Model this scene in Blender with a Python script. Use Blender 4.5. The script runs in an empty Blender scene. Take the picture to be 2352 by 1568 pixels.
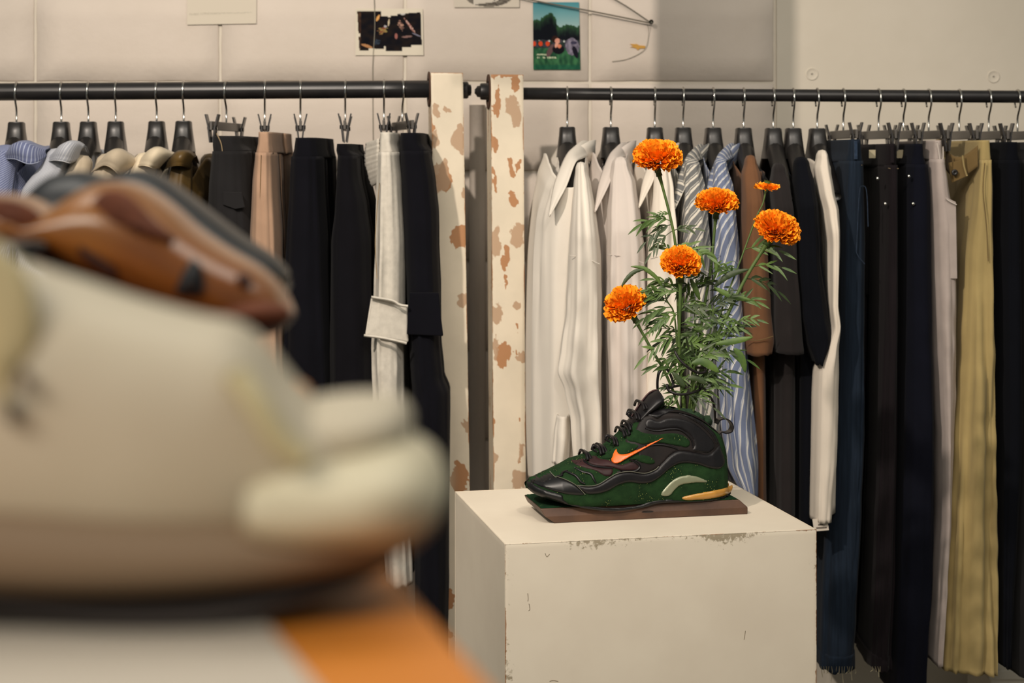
import bpy, bmesh, math, random
import numpy as np
from mathutils import Vector, Matrix, noise, geometry
random.seed(7)
SC = bpy.context.scene
COL = SC.collection
pi = math.pi
H = 1.42            # camera height
F = 4000.0          # focal length in pixels of the 2352 px wide photograph
CX, HY = 1176.0, 359.0

# ------------------------------------------------------------------ camera, world, lights, exposure
cam_d = bpy.data.cameras.new('camera')
cam_d.sensor_width = 36.0
cam_d.lens = F / 2352 * 36
cam_d.shift_y = -(784 - HY) / 2352
cam_d.clip_start = 0.02
cam_d.dof.use_dof = True
cam_d.dof.focus_distance = 2.60
cam_d.dof.aperture_fstop = 7.0
cam_d.dof.aperture_blades = 0
cam = bpy.data.objects.new('camera', cam_d)
cam.location = (0, 0, H)
cam.rotation_euler = (pi / 2, 0, 0)
COL.objects.link(cam)
SC.camera = cam

w = bpy.data.worlds.new('world')
w.use_nodes = True
w.node_tree.nodes['Background'].inputs[0].default_value = (0.92, 0.95, 0.86, 1)
w.node_tree.nodes['Background'].inputs[1].default_value = 0.17
SC.world = w

def spot(name, loc, target, power, col, size=0.06, angle=70, blend=0.6):
    l = bpy.data.lights.new(name, 'SPOT')
    l.energy = power; l.color = col; l.shadow_soft_size = size
    l.spot_size = math.radians(angle); l.spot_blend = blend
    o = bpy.data.objects.new(name, l); COL.objects.link(o)
    o.location = loc
    o.rotation_euler = (Vector(target) - Vector(loc)).to_track_quat('-Z', 'Y').to_euler()
    return o
WARM = (1.0, 0.875, 0.755)
spot('spot_light', (-1.0, 0.9, 2.75), (-0.2, 3.5, 1.3), 190, WARM, 0.035, 62, 0.8)
spot('spot_light', (0.5, 0.5, 2.9), (0.1, 3.0, 1.1), 62, WARM, 0.05, 60, 0.9)
spot('spot_light', (-0.7, -0.55, 2.45), (-0.12, 0.33, 1.28), 9, WARM, 0.12, 26, 0.9)  # added narrow spot, brightens the foreground table and sheet
fl_ = bpy.data.lights.new('fill_light', 'AREA'); fl_.shape = 'RECTANGLE'; fl_.size = 1.1; fl_.size_y = 0.5; fl_.energy = 17; fl_.color = (1.0, 0.9, 0.76)  # added fill behind the camera, gives the tan shoe its highlight
fo_ = bpy.data.objects.new('fill_light', fl_); COL.objects.link(fo_); fo_.location = (-0.9, -0.7, 2.5)
fo_.rotation_euler = (Vector((-0.2, 0.8, 1.3)) - Vector((-0.9, -0.7, 2.5))).to_track_quat('-Z', 'Y').to_euler()
al = bpy.data.lights.new('ceiling_panel_light', 'AREA')
al.shape = 'RECTANGLE'; al.size = 2.5; al.size_y = 1.2; al.energy = 26; al.color = (1.0, 0.93, 0.82)
ao = bpy.data.objects.new('ceiling_panel_light', al); COL.objects.link(ao); ao.location = (0.3, 1.2, 3.0)
ao.rotation_euler = (math.radians(15), 0, 0)
SC.view_settings.view_transform = 'Standard'
SC.view_settings.look = 'None'
SC.view_settings.gamma = 1
SC.view_settings.use_curve_mapping = False
SC.view_settings.exposure = 0.30

# ------------------------------------------------------------------ helpers
def P(px, py, Y):
    return Vector(((px - CX) / F * Y, Y, H - (py - HY) / F * Y))
def srgb(r, g, b):
    f = lambda c: (c / 255 / 12.92) if c / 255 <= 0.04045 else ((c / 255 + 0.055) / 1.055) ** 2.4
    return (f(r), f(g), f(b), 1)
ROOT = {}
def tag(o, label=None, cat=None, group=None, kind=None):
    if label: o['label'] = label
    if cat: o['category'] = cat
    if group: o['group'] = group
    if kind: o['kind'] = kind
    return o
def empty(name, loc, label, cat, group=None, rz=0):
    o = bpy.data.objects.new(name, None); COL.objects.link(o)
    o.location = loc; o.rotation_euler = (0, 0, rz); o.empty_display_size = 0.03
    ROOT[o.name] = Matrix.Translation(Vector(loc)) @ Matrix.Rotation(rz, 4, 'Z')
    return tag(o, label, cat, group)
def obj(name, verts, faces, mat, parent=None, smooth=True, uvs=None, cols=None, solid=0, bevel=0, kind=None, label=None, local=False):
    """verts in world coordinates unless local; linked as one mesh object"""
    me = bpy.data.meshes.new(name)
    vs = [Vector(v) for v in verts]
    o = bpy.data.objects.new(name, me); COL.objects.link(o)
    M = Matrix.Identity(4)
    if parent is not None:
        o.parent = parent
        if not local:
            M = ROOT.get(parent.name, Matrix.Identity(4)).inverted()
            vs = [M @ v for v in vs]
        ROOT[o.name] = ROOT.get(parent.name, Matrix.Identity(4))
    me.from_pydata(vs, [], faces)
    if smooth:
        me.polygons.foreach_set('use_smooth', [True] * len(me.polygons))
    if uvs is not None:
        uv = me.uv_layers.new(name='UVMap')
        li = np.zeros(len(me.loops), dtype=np.int32); me.loops.foreach_get('vertex_index', li)
        uv.data.foreach_set('uv', np.array(uvs, dtype=np.float32)[li].ravel())
    if cols is not None:
        ca = me.color_attributes.new('paint', 'FLOAT_COLOR', 'POINT')
        ca.data.foreach_set('color', np.array(cols, dtype=np.float32).ravel())
    if mat: me.materials.append(mat)
    me.update()
    if solid:
        m = o.modifiers.new('solid', 'SOLIDIFY'); m.thickness = solid; m.offset = 0
    if bevel:
        m = o.modifiers.new('bevel', 'BEVEL'); m.width = bevel; m.segments = 2; m.limit_method = 'ANGLE'
    tag(o, label, None, None, kind)
    return o
def copy_tree(o, parent=None):
    c = o.copy(); COL.objects.link(c); c.parent = parent
    for ch in o.children: copy_tree(ch, c)
    return c

# ---- node materials
def mat(name, col, rough=0.8, metal=0, col2=None, nscale=8, namt=0.5, bump=0, bscale=200, bdist=0.001,
        stripes=None, sheen=0, coat=0, spec=0.5, speck=None, attr=False, streak=0, trans=0, ndetail=4, wear=None):
    m = bpy.data.materials.new(name); m.use_nodes = True
    nt = m.node_tree; N = nt.nodes; L = nt.links
    b = N['Principled BSDF']
    b.inputs['Roughness'].default_value = rough
    b.inputs['Metallic'].default_value = metal
    b.inputs['Specular IOR Level'].default_value = spec
    b.inputs['Coat Weight'].default_value = coat
    b.inputs['Coat Roughness'].default_value = 0.15
    b.inputs['Sheen Weight'].default_value = sheen
    if trans:
        b.inputs['Subsurface Weight'].default_value = trans
        b.inputs['Subsurface Radius'].default_value = (0.01, 0.006, 0.003)
    tc = N.new('ShaderNodeTexCoord')
    def nz(scale, detail=4, vec='Object', mapscale=None, rough_=0.55):
        n = N.new('ShaderNodeTexNoise'); n.inputs['Scale'].default_value = scale
        n.inputs['Detail'].default_value = detail; n.inputs['Roughness'].default_value = rough_
        if mapscale:
            mp = N.new('ShaderNodeMapping'); mp.inputs['Scale'].default_value = mapscale
            L.new(tc.outputs[vec], mp.inputs[0]); L.new(mp.outputs[0], n.inputs['Vector'])
        else: L.new(tc.outputs[vec], n.inputs['Vector'])
        return n
    def ramp(src, a, c, v0=0.0, v1=1.0):
        r = N.new('ShaderNodeMapRange'); r.inputs[1].default_value = a; r.inputs[2].default_value = c
        r.inputs[3].default_value = v0; r.inputs[4].default_value = v1
        r.interpolation_type = 'SMOOTHSTEP'
        L.new(src, r.inputs[0]); return r.outputs[0]
    def mix(f, a, c):
        x = N.new('ShaderNodeMix'); x.data_type = 'RGBA'
        if isinstance(f, float): x.inputs['Factor'].default_value = f
        else: L.new(f, x.inputs['Factor'])
        for s, k in ((a, 'A'), (c, 'B')):
            i = [q for q in x.inputs if q.name == k and q.type == 'RGBA'][0]
            if isinstance(s, tuple): i.default_value = s
            else: L.new(s, i)
        return [q for q in x.outputs if q.type == 'RGBA'][0]
    cur = col
    if attr:
        a = N.new('ShaderNodeVertexColor'); a.layer_name = 'paint'
        cur = a.outputs['Color']
    if col2 is not None:
        n = nz(nscale, ndetail)
        cur = mix(ramp(n.outputs['Fac'], 0.5 - namt / 2, 0.5 + namt / 2), cur, col2)
    if streak:
        n = nz(1.0, 5, 'Object', (260, 260, 9))
        dk = tuple(c * (1 - streak) for c in col[:3]) + (1,)
        cur = mix(ramp(n.outputs['Fac'], 0.35, 0.65), cur, dk)
    if stripes:
        for (per, wd, sc, off, slant) in stripes:
            sep = N.new('ShaderNodeSeparateXYZ'); L.new(tc.outputs['UV'], sep.inputs[0])
            ml = N.new('ShaderNodeMath'); ml.operation = 'MULTIPLY_ADD'
            L.new(sep.outputs['Y'], ml.inputs[0]); ml.inputs[1].default_value = slant; L.new(sep.outputs['X'], ml.inputs[2])
            a1 = N.new('ShaderNodeMath'); a1.operation = 'MULTIPLY_ADD'
            L.new(ml.outputs[0], a1.inputs[0]); a1.inputs[1].default_value = 1 / per; a1.inputs[2].default_value = off
            fr = N.new('ShaderNodeMath'); fr.operation = 'FRACT'; L.new(a1.outputs[0], fr.inputs[0])
            pg = N.new('ShaderNodeMath'); pg.operation = 'PINGPONG'; L.new(fr.outputs[0], pg.inputs[0]); pg.inputs[1].default_value = 0.5
            cur = mix(ramp(pg.outputs[0], wd / 2, wd / 2 + 0.03, 1.0, 0.0), cur, sc)
    if speck:
        v = N.new('ShaderNodeTexVoronoi'); v.inputs['Scale'].default_value = speck[1]
        L.new(tc.outputs['Object'], v.inputs['Vector'])
        n = nz(speck[1] * 0.13, 2)
        mu = N.new('ShaderNodeMath'); mu.operation = 'MULTIPLY'
        L.new(ramp(v.outputs['Distance'], speck[2], speck[2] + 0.05, 1.0, 0.0), mu.inputs[0])
        L.new(ramp(n.outputs['Fac'], 0.55, 0.6), mu.inputs[1])
        cur = mix(mu.outputs[0], cur, speck[0])
    if wear:
        # paint attribute alpha-like mask in red channel: dirt, green channel: bare wood
        a = N.new('ShaderNodeVertexColor'); a.layer_name = 'paint'
        sp = N.new('ShaderNodeSeparateColor'); L.new(a.outputs['Color'], sp.inputs[0])
        n = nz(wear.get('s', 60), 6, rough_=0.7)
        for ch, c2, lo in (('Red', wear['dirt'], 0.0), ('Green', wear['wood'], 0.0), ('Blue', wear['stain'], 0.0)):
            ad = N.new('ShaderNodeMath'); ad.operation = 'MULTIPLY_ADD'
            L.new(n.outputs['Fac'], ad.inputs[0]); ad.inputs[1].default_value = wear.get('k', 1.0)
            L.new(sp.outputs[ch], ad.inputs[2])
            t = 0.5 * wear.get('k', 1.0) + 0.5
            sharp = 0.10 if ch != 'Green' else 0.03
            cur = mix(ramp(ad.outputs[0], t - sharp, t + sharp, 0.0, wear.get('max' + ch, 0.9)), cur, c2)
    if isinstance(cur, tuple): b.inputs['Base Color'].default_value = cur
    else: L.new(cur, b.inputs['Base Color'])
    if bump:
        n = nz(bscale, 5)
        bp = N.new('ShaderNodeBump'); bp.inputs['Strength'].default_value = bump; bp.inputs['Distance'].default_value = bdist
        L.new(n.outputs['Fac'], bp.inputs['Height']); L.new(bp.outputs[0], b.inputs['Normal'])
    return m

def cloth(name, rgb, dark=0.82, sheen=0.15, **k):
    c = srgb(*rgb); c2 = tuple(x * dark for x in c[:3]) + (1,)
    return mat(name, c, rough=0.92, col2=c2, nscale=k.pop('nscale', 14), bump=k.pop('bump', 0.25), bscale=k.pop('bscale', 420), bdist=0.0006, sheen=sheen * 0.5, spec=0.12, **k)

M = {}
M['wall'] = mat('wall_paint', srgb(212, 201, 190), 0.85, col2=srgb(205, 194, 182), nscale=6, bump=0.5, bscale=70, bdist=0.0016, spec=0.25)
M['plaster'] = mat('plaster_paint', srgb(208, 200, 186), 0.85, col2=srgb(200, 192, 177), nscale=4, bump=0.35, bscale=28, bdist=0.0016, spec=0.25)
M['mortar'] = mat('mortar_paint', srgb(208, 200, 186), 0.9, bump=0.5, bscale=150, bdist=0.001)
M['floor'] = mat('floor_concrete', srgb(120, 112, 102), 0.6, col2=srgb(100, 94, 86), nscale=5, bump=0.1, bscale=60)
M['ceil'] = mat('ceiling_paint', srgb(190, 184, 172), 0.9)
M['rod'] = mat('black_steel', srgb(26, 25, 26), 0.38, 0.0, col2=srgb(34, 32, 32), nscale=30, spec=0.5)
M['chrome'] = mat('chrome', srgb(190, 188, 184), 0.16, 1.0)
M['blackplastic'] = mat('black_plastic', srgb(34, 32, 31), 0.34, 0, spec=0.5, bump=0.05, bscale=300)
M['greyplastic'] = mat('grey_bar', srgb(92, 88, 84), 0.35, 0.3)
M['clip'] = mat('clip_plastic', srgb(70, 68, 68), 0.3, 0.4)
WOODW = dict(dirt=srgb(150, 135, 112), wood=srgb(168, 112, 62), stain=srgb(178, 146, 116))
M['post'] = mat('chipped_cream_paint', srgb(226, 214, 192), 0.6, col2=srgb(214, 203, 182), nscale=12, bump=0.35, bscale=90, bdist=0.0008,
                wear=dict(s=150, k=0.7, **WOODW))
M['plinth'] = mat('scuffed_white_paint', srgb(222, 212, 194), 0.55, col2=srgb(214, 203, 185), nscale=7, bump=0.12, bscale=60, bdist=0.0006,
                  wear=dict(s=170, k=1.6, dirt=srgb(122, 108, 78), wood=srgb(140, 90, 42), stain=srgb(150, 138, 112), maxRed=0.75))
M['paper'] = mat('paper', srgb(216, 208, 192), 0.7)
M['print'] = mat('printed_card', (1, 1, 1, 1), 0.7, attr=True, spec=0.08)
M['string'] = mat('grey_string', srgb(112, 106, 94), 0.9)
M['thread'] = mat('grey_thread', srgb(150, 144, 130), 0.9)
M['nail'] = mat('nail_steel', srgb(80, 78, 70), 0.4, 0.9)
M['ochre'] = mat('ochre_paper', srgb(196, 148, 66), 0.8)

# ------------------------------------------------------------------ geometry builders
def box(cx, cy, cz, sx, sy, sz, R=None):
    v = [Vector((x * sx / 2, y * sy / 2, z * sz / 2)) for x in (-1, 1) for y in (-1, 1) for z in (-1, 1)]
    if R: v = [R @ q for q in v]
    v = [q + Vector((cx, cy, cz)) for q in v]
    f = [(0, 1, 3, 2), (4, 6, 7, 5), (0, 4, 5, 1), (2, 3, 7, 6), (0, 2, 6, 4), (1, 5, 7, 3)]
    return v, f
class MB:
    def __init__(s): s.v = []; s.f = []
    def add(s, vf):
        n = len(s.v); s.v += list(vf[0]); s.f += [tuple(i + n for i in q) for q in vf[1]]; return s
def loft(rings, closed=True, cap0=False, cap1=False, uvscale=1.0):
    """rings: list of equal-length vertex lists"""
    n = len(rings[0]); v = []; uv = []; f = []
    vv = 0
    for j, r in enumerate(rings):
        if j: vv += (Vector(r[n // 4]) - Vector(rings[j - 1][n // 4])).length
        acc = 0
        for i in range(n + (1 if closed else 0)):
            p = Vector(r[i % n])
            if i: acc += (p - Vector(r[i - 1])).length
            v.append(p); uv.append((acc * uvscale, vv * uvscale))
    m = n + (1 if closed else 0)
    for j in range(len(rings) - 1):
        for i in range(m - 1):
            f.append((j * m + i, j * m + i + 1, (j + 1) * m + i + 1, (j + 1) * m + i))
    def cap(j, rev):
        c = sum((Vector(q) for q in rings[j]), Vector()) / n
        k = len(v); v.append(c); uv.append((0, 0))
        for i in range(m - 1):
            a, b = j * m + i, j * m + i + 1
            f.append((k, b, a) if rev else (k, a, b))
    if cap0: cap(0, False)
    if cap1: cap(len(rings) - 1, True)
    return v, f, uv
def tube(pts, r, n=8, caps=True, smooth_n=0):
    pts = [Vector(p) for p in pts]
    rad = r if callable(r) else (lambda t: r)
    if smooth_n: pts = spline(pts, smooth_n)
    rings = []; prev = None
    for i, p in enumerate(pts):
        t = (pts[min(i + 1, len(pts) - 1)] - pts[max(i - 1, 0)])
        if t.length < 1e-9: t = Vector((0, 0, 1))
        t.normalize()
        if prev is None:
            a = Vector((0, 0, 1)) if abs(t.z) < 0.9 else Vector((1, 0, 0))
            u = t.cross(a).normalized()
        else:
            u = (prev - t * prev.dot(t)).normalized()
        prev = u; w_ = t.cross(u)
        rr = rad(i / max(1, len(pts) - 1))
        rings.append([p + (u * math.cos(2 * pi * k / n) + w_ * math.sin(2 * pi * k / n)) * rr for k in range(n)])
    v, f, _ = loft(rings, True, caps, caps)
    return v, f
def spline(pts, k=6, closed=False):
    n = len(pts); out = []
    rng = range(n if closed else n - 1)
    for i in rng:
        p1, p2 = pts[i], pts[(i + 1) % n]
        p0 = pts[(i - 1) % n] if (closed or i > 0) else p1
        p3 = pts[(i + 2) % n] if (closed or i < n - 2) else p2
        for s in range(k):
            t = s / k
            out.append(0.5 * ((2 * p1) + (-p0 + p2) * t + (2 * p0 - 5 * p1 + 4 * p2 - p3) * t * t + (-p0 + 3 * p1 - 3 * p2 + p3) * t ** 3))
    if not closed: out.append(pts[-1])
    return out
def lerp_rows(rows, y):
    """rows sorted by first entry, smooth interpolation of the others"""
    if y <= rows[0][0]: return rows[0][1:]
    for a, b in zip(rows, rows[1:]):
        if y <= b[0]:
            t = (y - a[0]) / (b[0] - a[0]); t = t * t * (3 - 2 * t) * 0.5 + t * 0.5
            return tuple(p + (q - p) * t for p, q in zip(a[1:], b[1:]))
    return rows[-1][1:]

# ================================================================== SETTING
WY = 3.75
BW, BH = 0.3985, 0.1925            # block pitch
jx0 = (505 - CX) / F * WY          # a vertical joint
jz0 = H - (189 - HY) / F * WY      # a horizontal joint
xsplit = (1766 - CX) / F * WY
floor_v, floor_f = box(0, 1.5, -0.05, 9, 7, 0.1)
tag(obj('floor', floor_v, floor_f, M['floor'], smooth=False), 'grey concrete floor', None, None, 'structure')
wall = tag(obj('wall_back', *box((-4.5 + xsplit + 0.2) / 2, WY + 0.107, 1.5, 4.7 + xsplit, 0.2, 3.2), M['mortar'], smooth=False), 'painted concrete block wall behind the racks', None, None, 'structure')
blk_meshes = []
def block_mesh(seed):
    bm = bmesh.new()
    nx, nz = 14, 7
    gx, gz = BW - 0.006, BH - 0.0055
    vs = []
    for j in range(nz + 1):
        for i in range(nx + 1):
            x = (i / nx - 0.5) * gx; z = (j / nz - 0.5) * gz
            y = 0
            edge = (i in (0, nx)) or (j in (0, nz))
            if edge:
                y = 0.0055
                d = noise.noise(Vector((x * 60, z * 60, seed))) * 0.0016
                if i in (0, nx): x += d
                if j in (0, nz): z += d
            else:
                y = 0.0006 * noise.noise(Vector((x * 25, z * 25, seed + 3)))
                if i in (1, nx - 1): x = math.copysign(gx / 2 - 0.0028 + 0.0012 * noise.noise(Vector((z * 90, seed, 1))), x)
                if j in (1, nz - 1): z = math.copysign(gz / 2 - 0.0028 + 0.0014 * noise.noise(Vector((x * 90, seed, 5))), z)
            vs.append(bm.verts.new((x, y, z)))
    for j in range(nz):
        for i in range(nx):
            a = j * (nx + 1) + i
            bm.faces.new((vs[a], vs[a + 1], vs[a + nx + 2], vs[a + nx + 1])).smooth = True
    me = bpy.data.meshes.new('block'); bm.to_mesh(me); bm.free()
    me.materials.append(M['wall']); return me
for s in range(4): blk_meshes.append(block_mesh(s * 7.3))
k0 = math.ceil((-1.45 - jx0) / BW) - 1
x = jx0 + k0 * BW
while x + BW < xsplit + 0.05:
    for r in range(-6, 3):
        z0 = jz0 + r * BH
        o = bpy.data.objects.new('block', random.choice(blk_meshes)); COL.objects.link(o)
        o.parent = wall; o.location = (x + BW / 2, WY, z0 + BH / 2)
    x += BW
xe = x
pv, pf = box((xe + 3.5) / 2 + 0.002, WY + 0.1, 1.5, 3.5 - xe - 0.002, 0.2, 3.2)
wr = tag(obj('wall_right', pv, pf, M['plaster'], smooth=False, bevel=0.003), 'smooth plastered wall panel at the right', None, None, 'structure')
for (px, py) in ((1865, 170), (2282, 176)):
    c = P(px, py, WY)
    rr = [[c + Vector((math.cos(a) * q, d, math.sin(a) * q)) for a in [2 * pi * i / 28 for i in range(28)]] for q, d in ((0.0135, 0.002), (0.0135, -0.0012), (0.0122, -0.0018), (0.011, -0.0006), (0.002, -0.0008))]
    v, f, _ = loft(rr, True, False, True)
    obj('wall_plug', v, f, M['plaster'], wr)
# lower dark skirting of the wall
tag(obj('baseboard_back', *box(0.3, WY - 0.012, 0.06, 7, 0.02, 0.12), M['ceil'], smooth=False), None, None, None, 'structure')
# painted conduit running down the wall between the posts
mb = MB()
cpt = lambda px, Y: (px - CX) / F * Y
v, f, _ = loft([[Vector((cpt(1096, 3.72) + 0.017 * math.cos(a), 3.735 + 0.02 * math.sin(a), z)) for a in [2 * pi * i / 20 for i in range(20)]] for z in (0.0, 0.5, 1.0, 1.3, 1.53)], True, True, True)
cd = tag(obj('wall_conduit', v, f, M['wall']), 'white painted vertical conduit on the wall between the two posts', 'conduit')

# added unseen panel above the frame, blocks light to darken the wall
M['shade_blocker'] = mat('shade_blocker_card', srgb(150, 140, 128), 0.8)
pb = P(1290, 0, 3.0)
bz = H + HY / F * 3.0 + 0.05
hb = obj('shade_panel', *box(pb.x - 0.01, 3.0, bz + 0.45, 0.22, 0.012, 0.9), M['shade_blocker'], smooth=False, bevel=0.002)
tag(hb, 'added light-blocking panel above the right rack, out of the frame, shading the wall', 'panel')

# ================================================================== PRINTS ON THE WALL
def grid_print(name, corners, nx, ny, fn, parent=None, solid=0.0006):
    """corners px: tl, tr, br, bl on the wall"""
    tl, tr, br, bl = [P(a, b, WY - 0.0035) for a, b in corners]
    vs = []; cs = []
    for j in range(ny + 1):
        for i in range(nx + 1):
            u, v_ = i / nx, j / ny
            p = (tl * (1 - u) + tr * u) * (1 - v_) + (bl * (1 - u) + br * u) * v_
            p.y -= 0.0012 * (abs(u - 0.5) * 2) ** 3 * v_
            vs.append(p); c = fn(u, v_); cs.append(srgb(*c))
    fs = [(j * (nx + 1) + i, (j + 1) * (nx + 1) + i, (j + 1) * (nx + 1) + i + 1, j * (nx + 1) + i + 1) for j in range(ny) for i in range(nx)]
    return obj(name, vs, fs, M['print'], parent, cols=cs)
def nz2(u, v_, s, seed=0): return noise.noise(Vector((u * s, v_ * s, seed)))
def mixc(a, b, t):
    t = max(0, min(1, t)); return tuple(p + (q - p) * t for p, q in zip(a, b))
def ell(u, v_, cx, cy, rx, ry, ang=0, rag=0):
    dx, dy = u - cx, v_ - cy
    c, s = math.cos(ang), math.sin(ang)
    a, b = (dx * c + dy * s) / rx, (-dx * s + dy * c) / ry
    return a * a + b * b < 1 + rag * nz2(u, v_, 30, 9)
def photo_meadow(u, v_):
    sky = mixc((72, 138, 150), (150, 178, 178), v_ / 0.38)
    tree_top = 0.27 + 0.08 * nz2(u, 0, 6, 2) - 0.10 * math.exp(-((u - 0.34) / 0.13) ** 2) + 0.07 * (u > 0.5) + 0.03 * nz2(u, 0, 30, 5)
    c = sky
    if v_ > tree_top:
        c = mixc((44, 78, 50), (12, 16, 24), (v_ - tree_top) / 0.16 + 0.4 * nz2(u, v_, 14, 3))
    if v_ > 0.56 + 0.01 * nz2(u, 0, 8): c = (62, 62, 72) if nz2(u, v_, 12, 1) > 0 else (36, 52, 48)
    if v_ > 0.56 and v_ < 0.67:
        for cx in (0.02, 0.16, 0.31):
            if ell(u, v_, cx, 0.615, 0.045, 0.035): c = (205, 72, 40)
        for cx, cy in ((0.13, 0.557), (0.28, 0.55), (0.345, 0.575), (0.665, 0.58)):
            if ell(u, v_, cx, cy, 0.02, 0.014): c = (205, 210, 205)
    if v_ > 0.68 + 0.01 * nz2(u, 0, 20):
        c = mixc((28, 66, 48), (60, 112, 74), 0.5 + 1.1 * nz2(u, v_ * 0.7, 14, 8))
        if v_ > 0.93: c = mixc(c, (20, 84, 66), 0.5)
    if ell(u, v_, 0.84, 0.66, 0.15, 0.13, 0.3, 0.2): c = mixc((138, 132, 150), (92, 88, 104), 0.5 + nz2(u, v_, 16, 4))
    if ell(u, v_, 0.87, 0.60, 0.07, 0.025): c = (58, 56, 78)
    if ell(u, v_, 0.9, 0.74, 0.05, 0.1, -0.5): c = (22, 20, 34)
    if ell(u, v_, 0.36, 0.72, 0.12, 0.05, -0.9): c = (96, 74, 76)
    if ell(u, v_, 0.54, 0.7, 0.13, 0.07): c = (16, 16, 24)
    if ell(u, v_, 0.47, 0.55, 0.07, 0.055): c = (44, 26, 22)
    if ell(u, v_, 0.52, 0.575, 0.055, 0.04): c = (206, 146, 128)
    if ell(u, v_, 0.5, 0.63, 0.03, 0.05, 0.7): c = (214, 158, 138)
    if ell(u, v_, 0.56, 0.65, 0.04, 0.03): c = (206, 128, 100)
    d = 0.012 + 0.12 * (u - 0.1) - v_          # the blue strip of the string's shade on the sheet
    if 0.2 < u or u > 0: pass
    for (a, b, y) in ((0.07, 0.29, 0.775), (0.07, 0.14, 0.82), (0.19, 0.26, 0.82), (0.3, 0.5, 0.82)):
        if a < u < b and abs(v_ - y) < 0.011 and nz2(u, v_ * 0.4, 90, 6) > -0.12: c = (196, 208, 176)
    return c
ph = grid_print('meadow_photo', ((1224, 5), (1330, 5), (1333, 160), (1225, 160)), 92, 134, photo_meadow)
tag(ph, 'colour photo print of a person lying in grass below trees and sky', 'photo print')
def collage(u, v_):
    paper = (213, 205, 188)
    top = 0.05 + (0.0 if u < 0.38 else 0.11 if u < 0.48 else 0.14 if u < 0.52 else 0.10 if u < 0.62 else 0.06 - 0.09 * (u - 0.62))
    bot = 0.9 if u < 0.2 else (0.85 + 0.08 * (u - 0.2)) if u < 0.42 else 0.8 if u < 0.45 else 0.91 if u < 0.69 else 0.83 if u < 0.82 else 0.78
    left = 0.02 + 0.045 * v_
    if u < left or u > 0.965 + 0.015 * v_ or v_ < top or v_ > bot: return paper
    if u < 0.07 and 0.53 < v_ < 0.6: return paper
    c = mixc((10, 10, 18), (30, 22, 20), 0.4 + nz2(u, v_, 9, 2))
    if u < 0.08: c = mixc((50, 34, 28), (96, 70, 50), 0.3 + nz2(u, v_, 12, 1))
    if ell(u, v_, 0.33, 0.2, 0.02, 0.07, 0.3, .4): c = (214, 160, 96)
    if ell(u, v_, 0.49, 0.3, 0.012, 0.08, 0.1, .3): c = (205, 190, 160)
    if ell(u, v_, 0.7, 0.1, 0.04, 0.035): c = (192, 190, 186)
    if ell(u, v_, 0.4, 0.47, 0.065, 0.07, 0.2, 1.5): c = mixc((120, 62, 50), (150, 140, 80), 0.5 + 2 * nz2(u, v_, 30, 3))
    if ell(u, v_, 0.44, 0.38, 0.022, 0.025): c = (170, 166, 170)
    if ell(u, v_, 0.67, 0.35, 0.035, 0.1, -0.2, 1.5): c = mixc((90, 66, 62), (190, 150, 130), 0.5 + 2 * nz2(u, v_, 30, 4))
    if ell(u, v_, 0.81, 0.38, 0.02, 0.17, -0.45, 1): c = mixc((120, 70, 62), (196, 170, 160), 0.5 + 2 * nz2(u, v_, 40, 7))
    if ell(u, v_, 0.9, 0.56, 0.012, 0.07, -1.0): c = (122, 122, 140)
    if ell(u, v_, 0.76, 0.6, 0.08, 0.02, -0.1): c = (128, 100, 96)
    if ell(u, v_, 0.6, 0.59, 0.02, 0.06): c = (150, 96, 90)
    if ell(u, v_, 0.31, 0.72, 0.05, 0.05, 0, 2): c = (46, 56, 70)
    if ell(u, v_, 0.17, 0.8, 0.09, 0.03, 0.45): c = (172, 124, 84)
    return c
pc = grid_print('collage_print', ((817, 20), (971, 20), (973, 127), (816, 127)), 120, 84, collage)
tag(pc, 'white card with a dark torn-edged night photo collage, above the left rod', 'photo print')
def pencil(u, v_):
    paper = (207, 198, 184)
    if ell(u, v_, 0.53, -0.6, 0.37, 1.52):
        c = mixc((128, 122, 112), (104, 98, 90), 0.5 + nz2(u, v_, 8))
        if 0.3 < u < 0.7 and v_ < 0.62 - 0.45 * (u - 0.3) / 0.4: c = (205, 198, 186)
        if abs(v_ - (0.7 - 0.5 * (u - 0.3))) < 0.05 and 0.3 < u < 0.65: c = (70, 64, 58)
        if u > 0.6 and nz2(u * 1.5, v_ * 0.4, 20, 3) > 0.2: c = (78, 72, 66)
        return c
    return paper
pe = grid_print('drawing_card', ((1043, -90), (1193, -90), (1193, 17), (1043, 17)), 76, 54, lambda u, v_: pencil(u, (v_ - 0.84) / 0.16) if v_ > 0.8 else pencil(u, 0))
tag(pe, 'white card with a grey pencil drawing, cut by the top edge beside the meadow photo', 'drawing')
def grey_card(u, v_):
    c = (209, 200, 184)
    if 0.03 < u < 0.95 and 0.76 + 0.012 * (1 - u) < v_ < 0.785 + 0.03 * (1 - u) and nz2(u, v_, 120, 2) > -0.1: c = (188, 180, 164)
    return c
gc = grid_print('caption_card', ((429, -60), (590, -60), (589, 54), (430, 57)), 150, 100, grey_card)
tag(gc, 'blank white card with one faint grey line of type, above the left rod', 'card')
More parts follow.
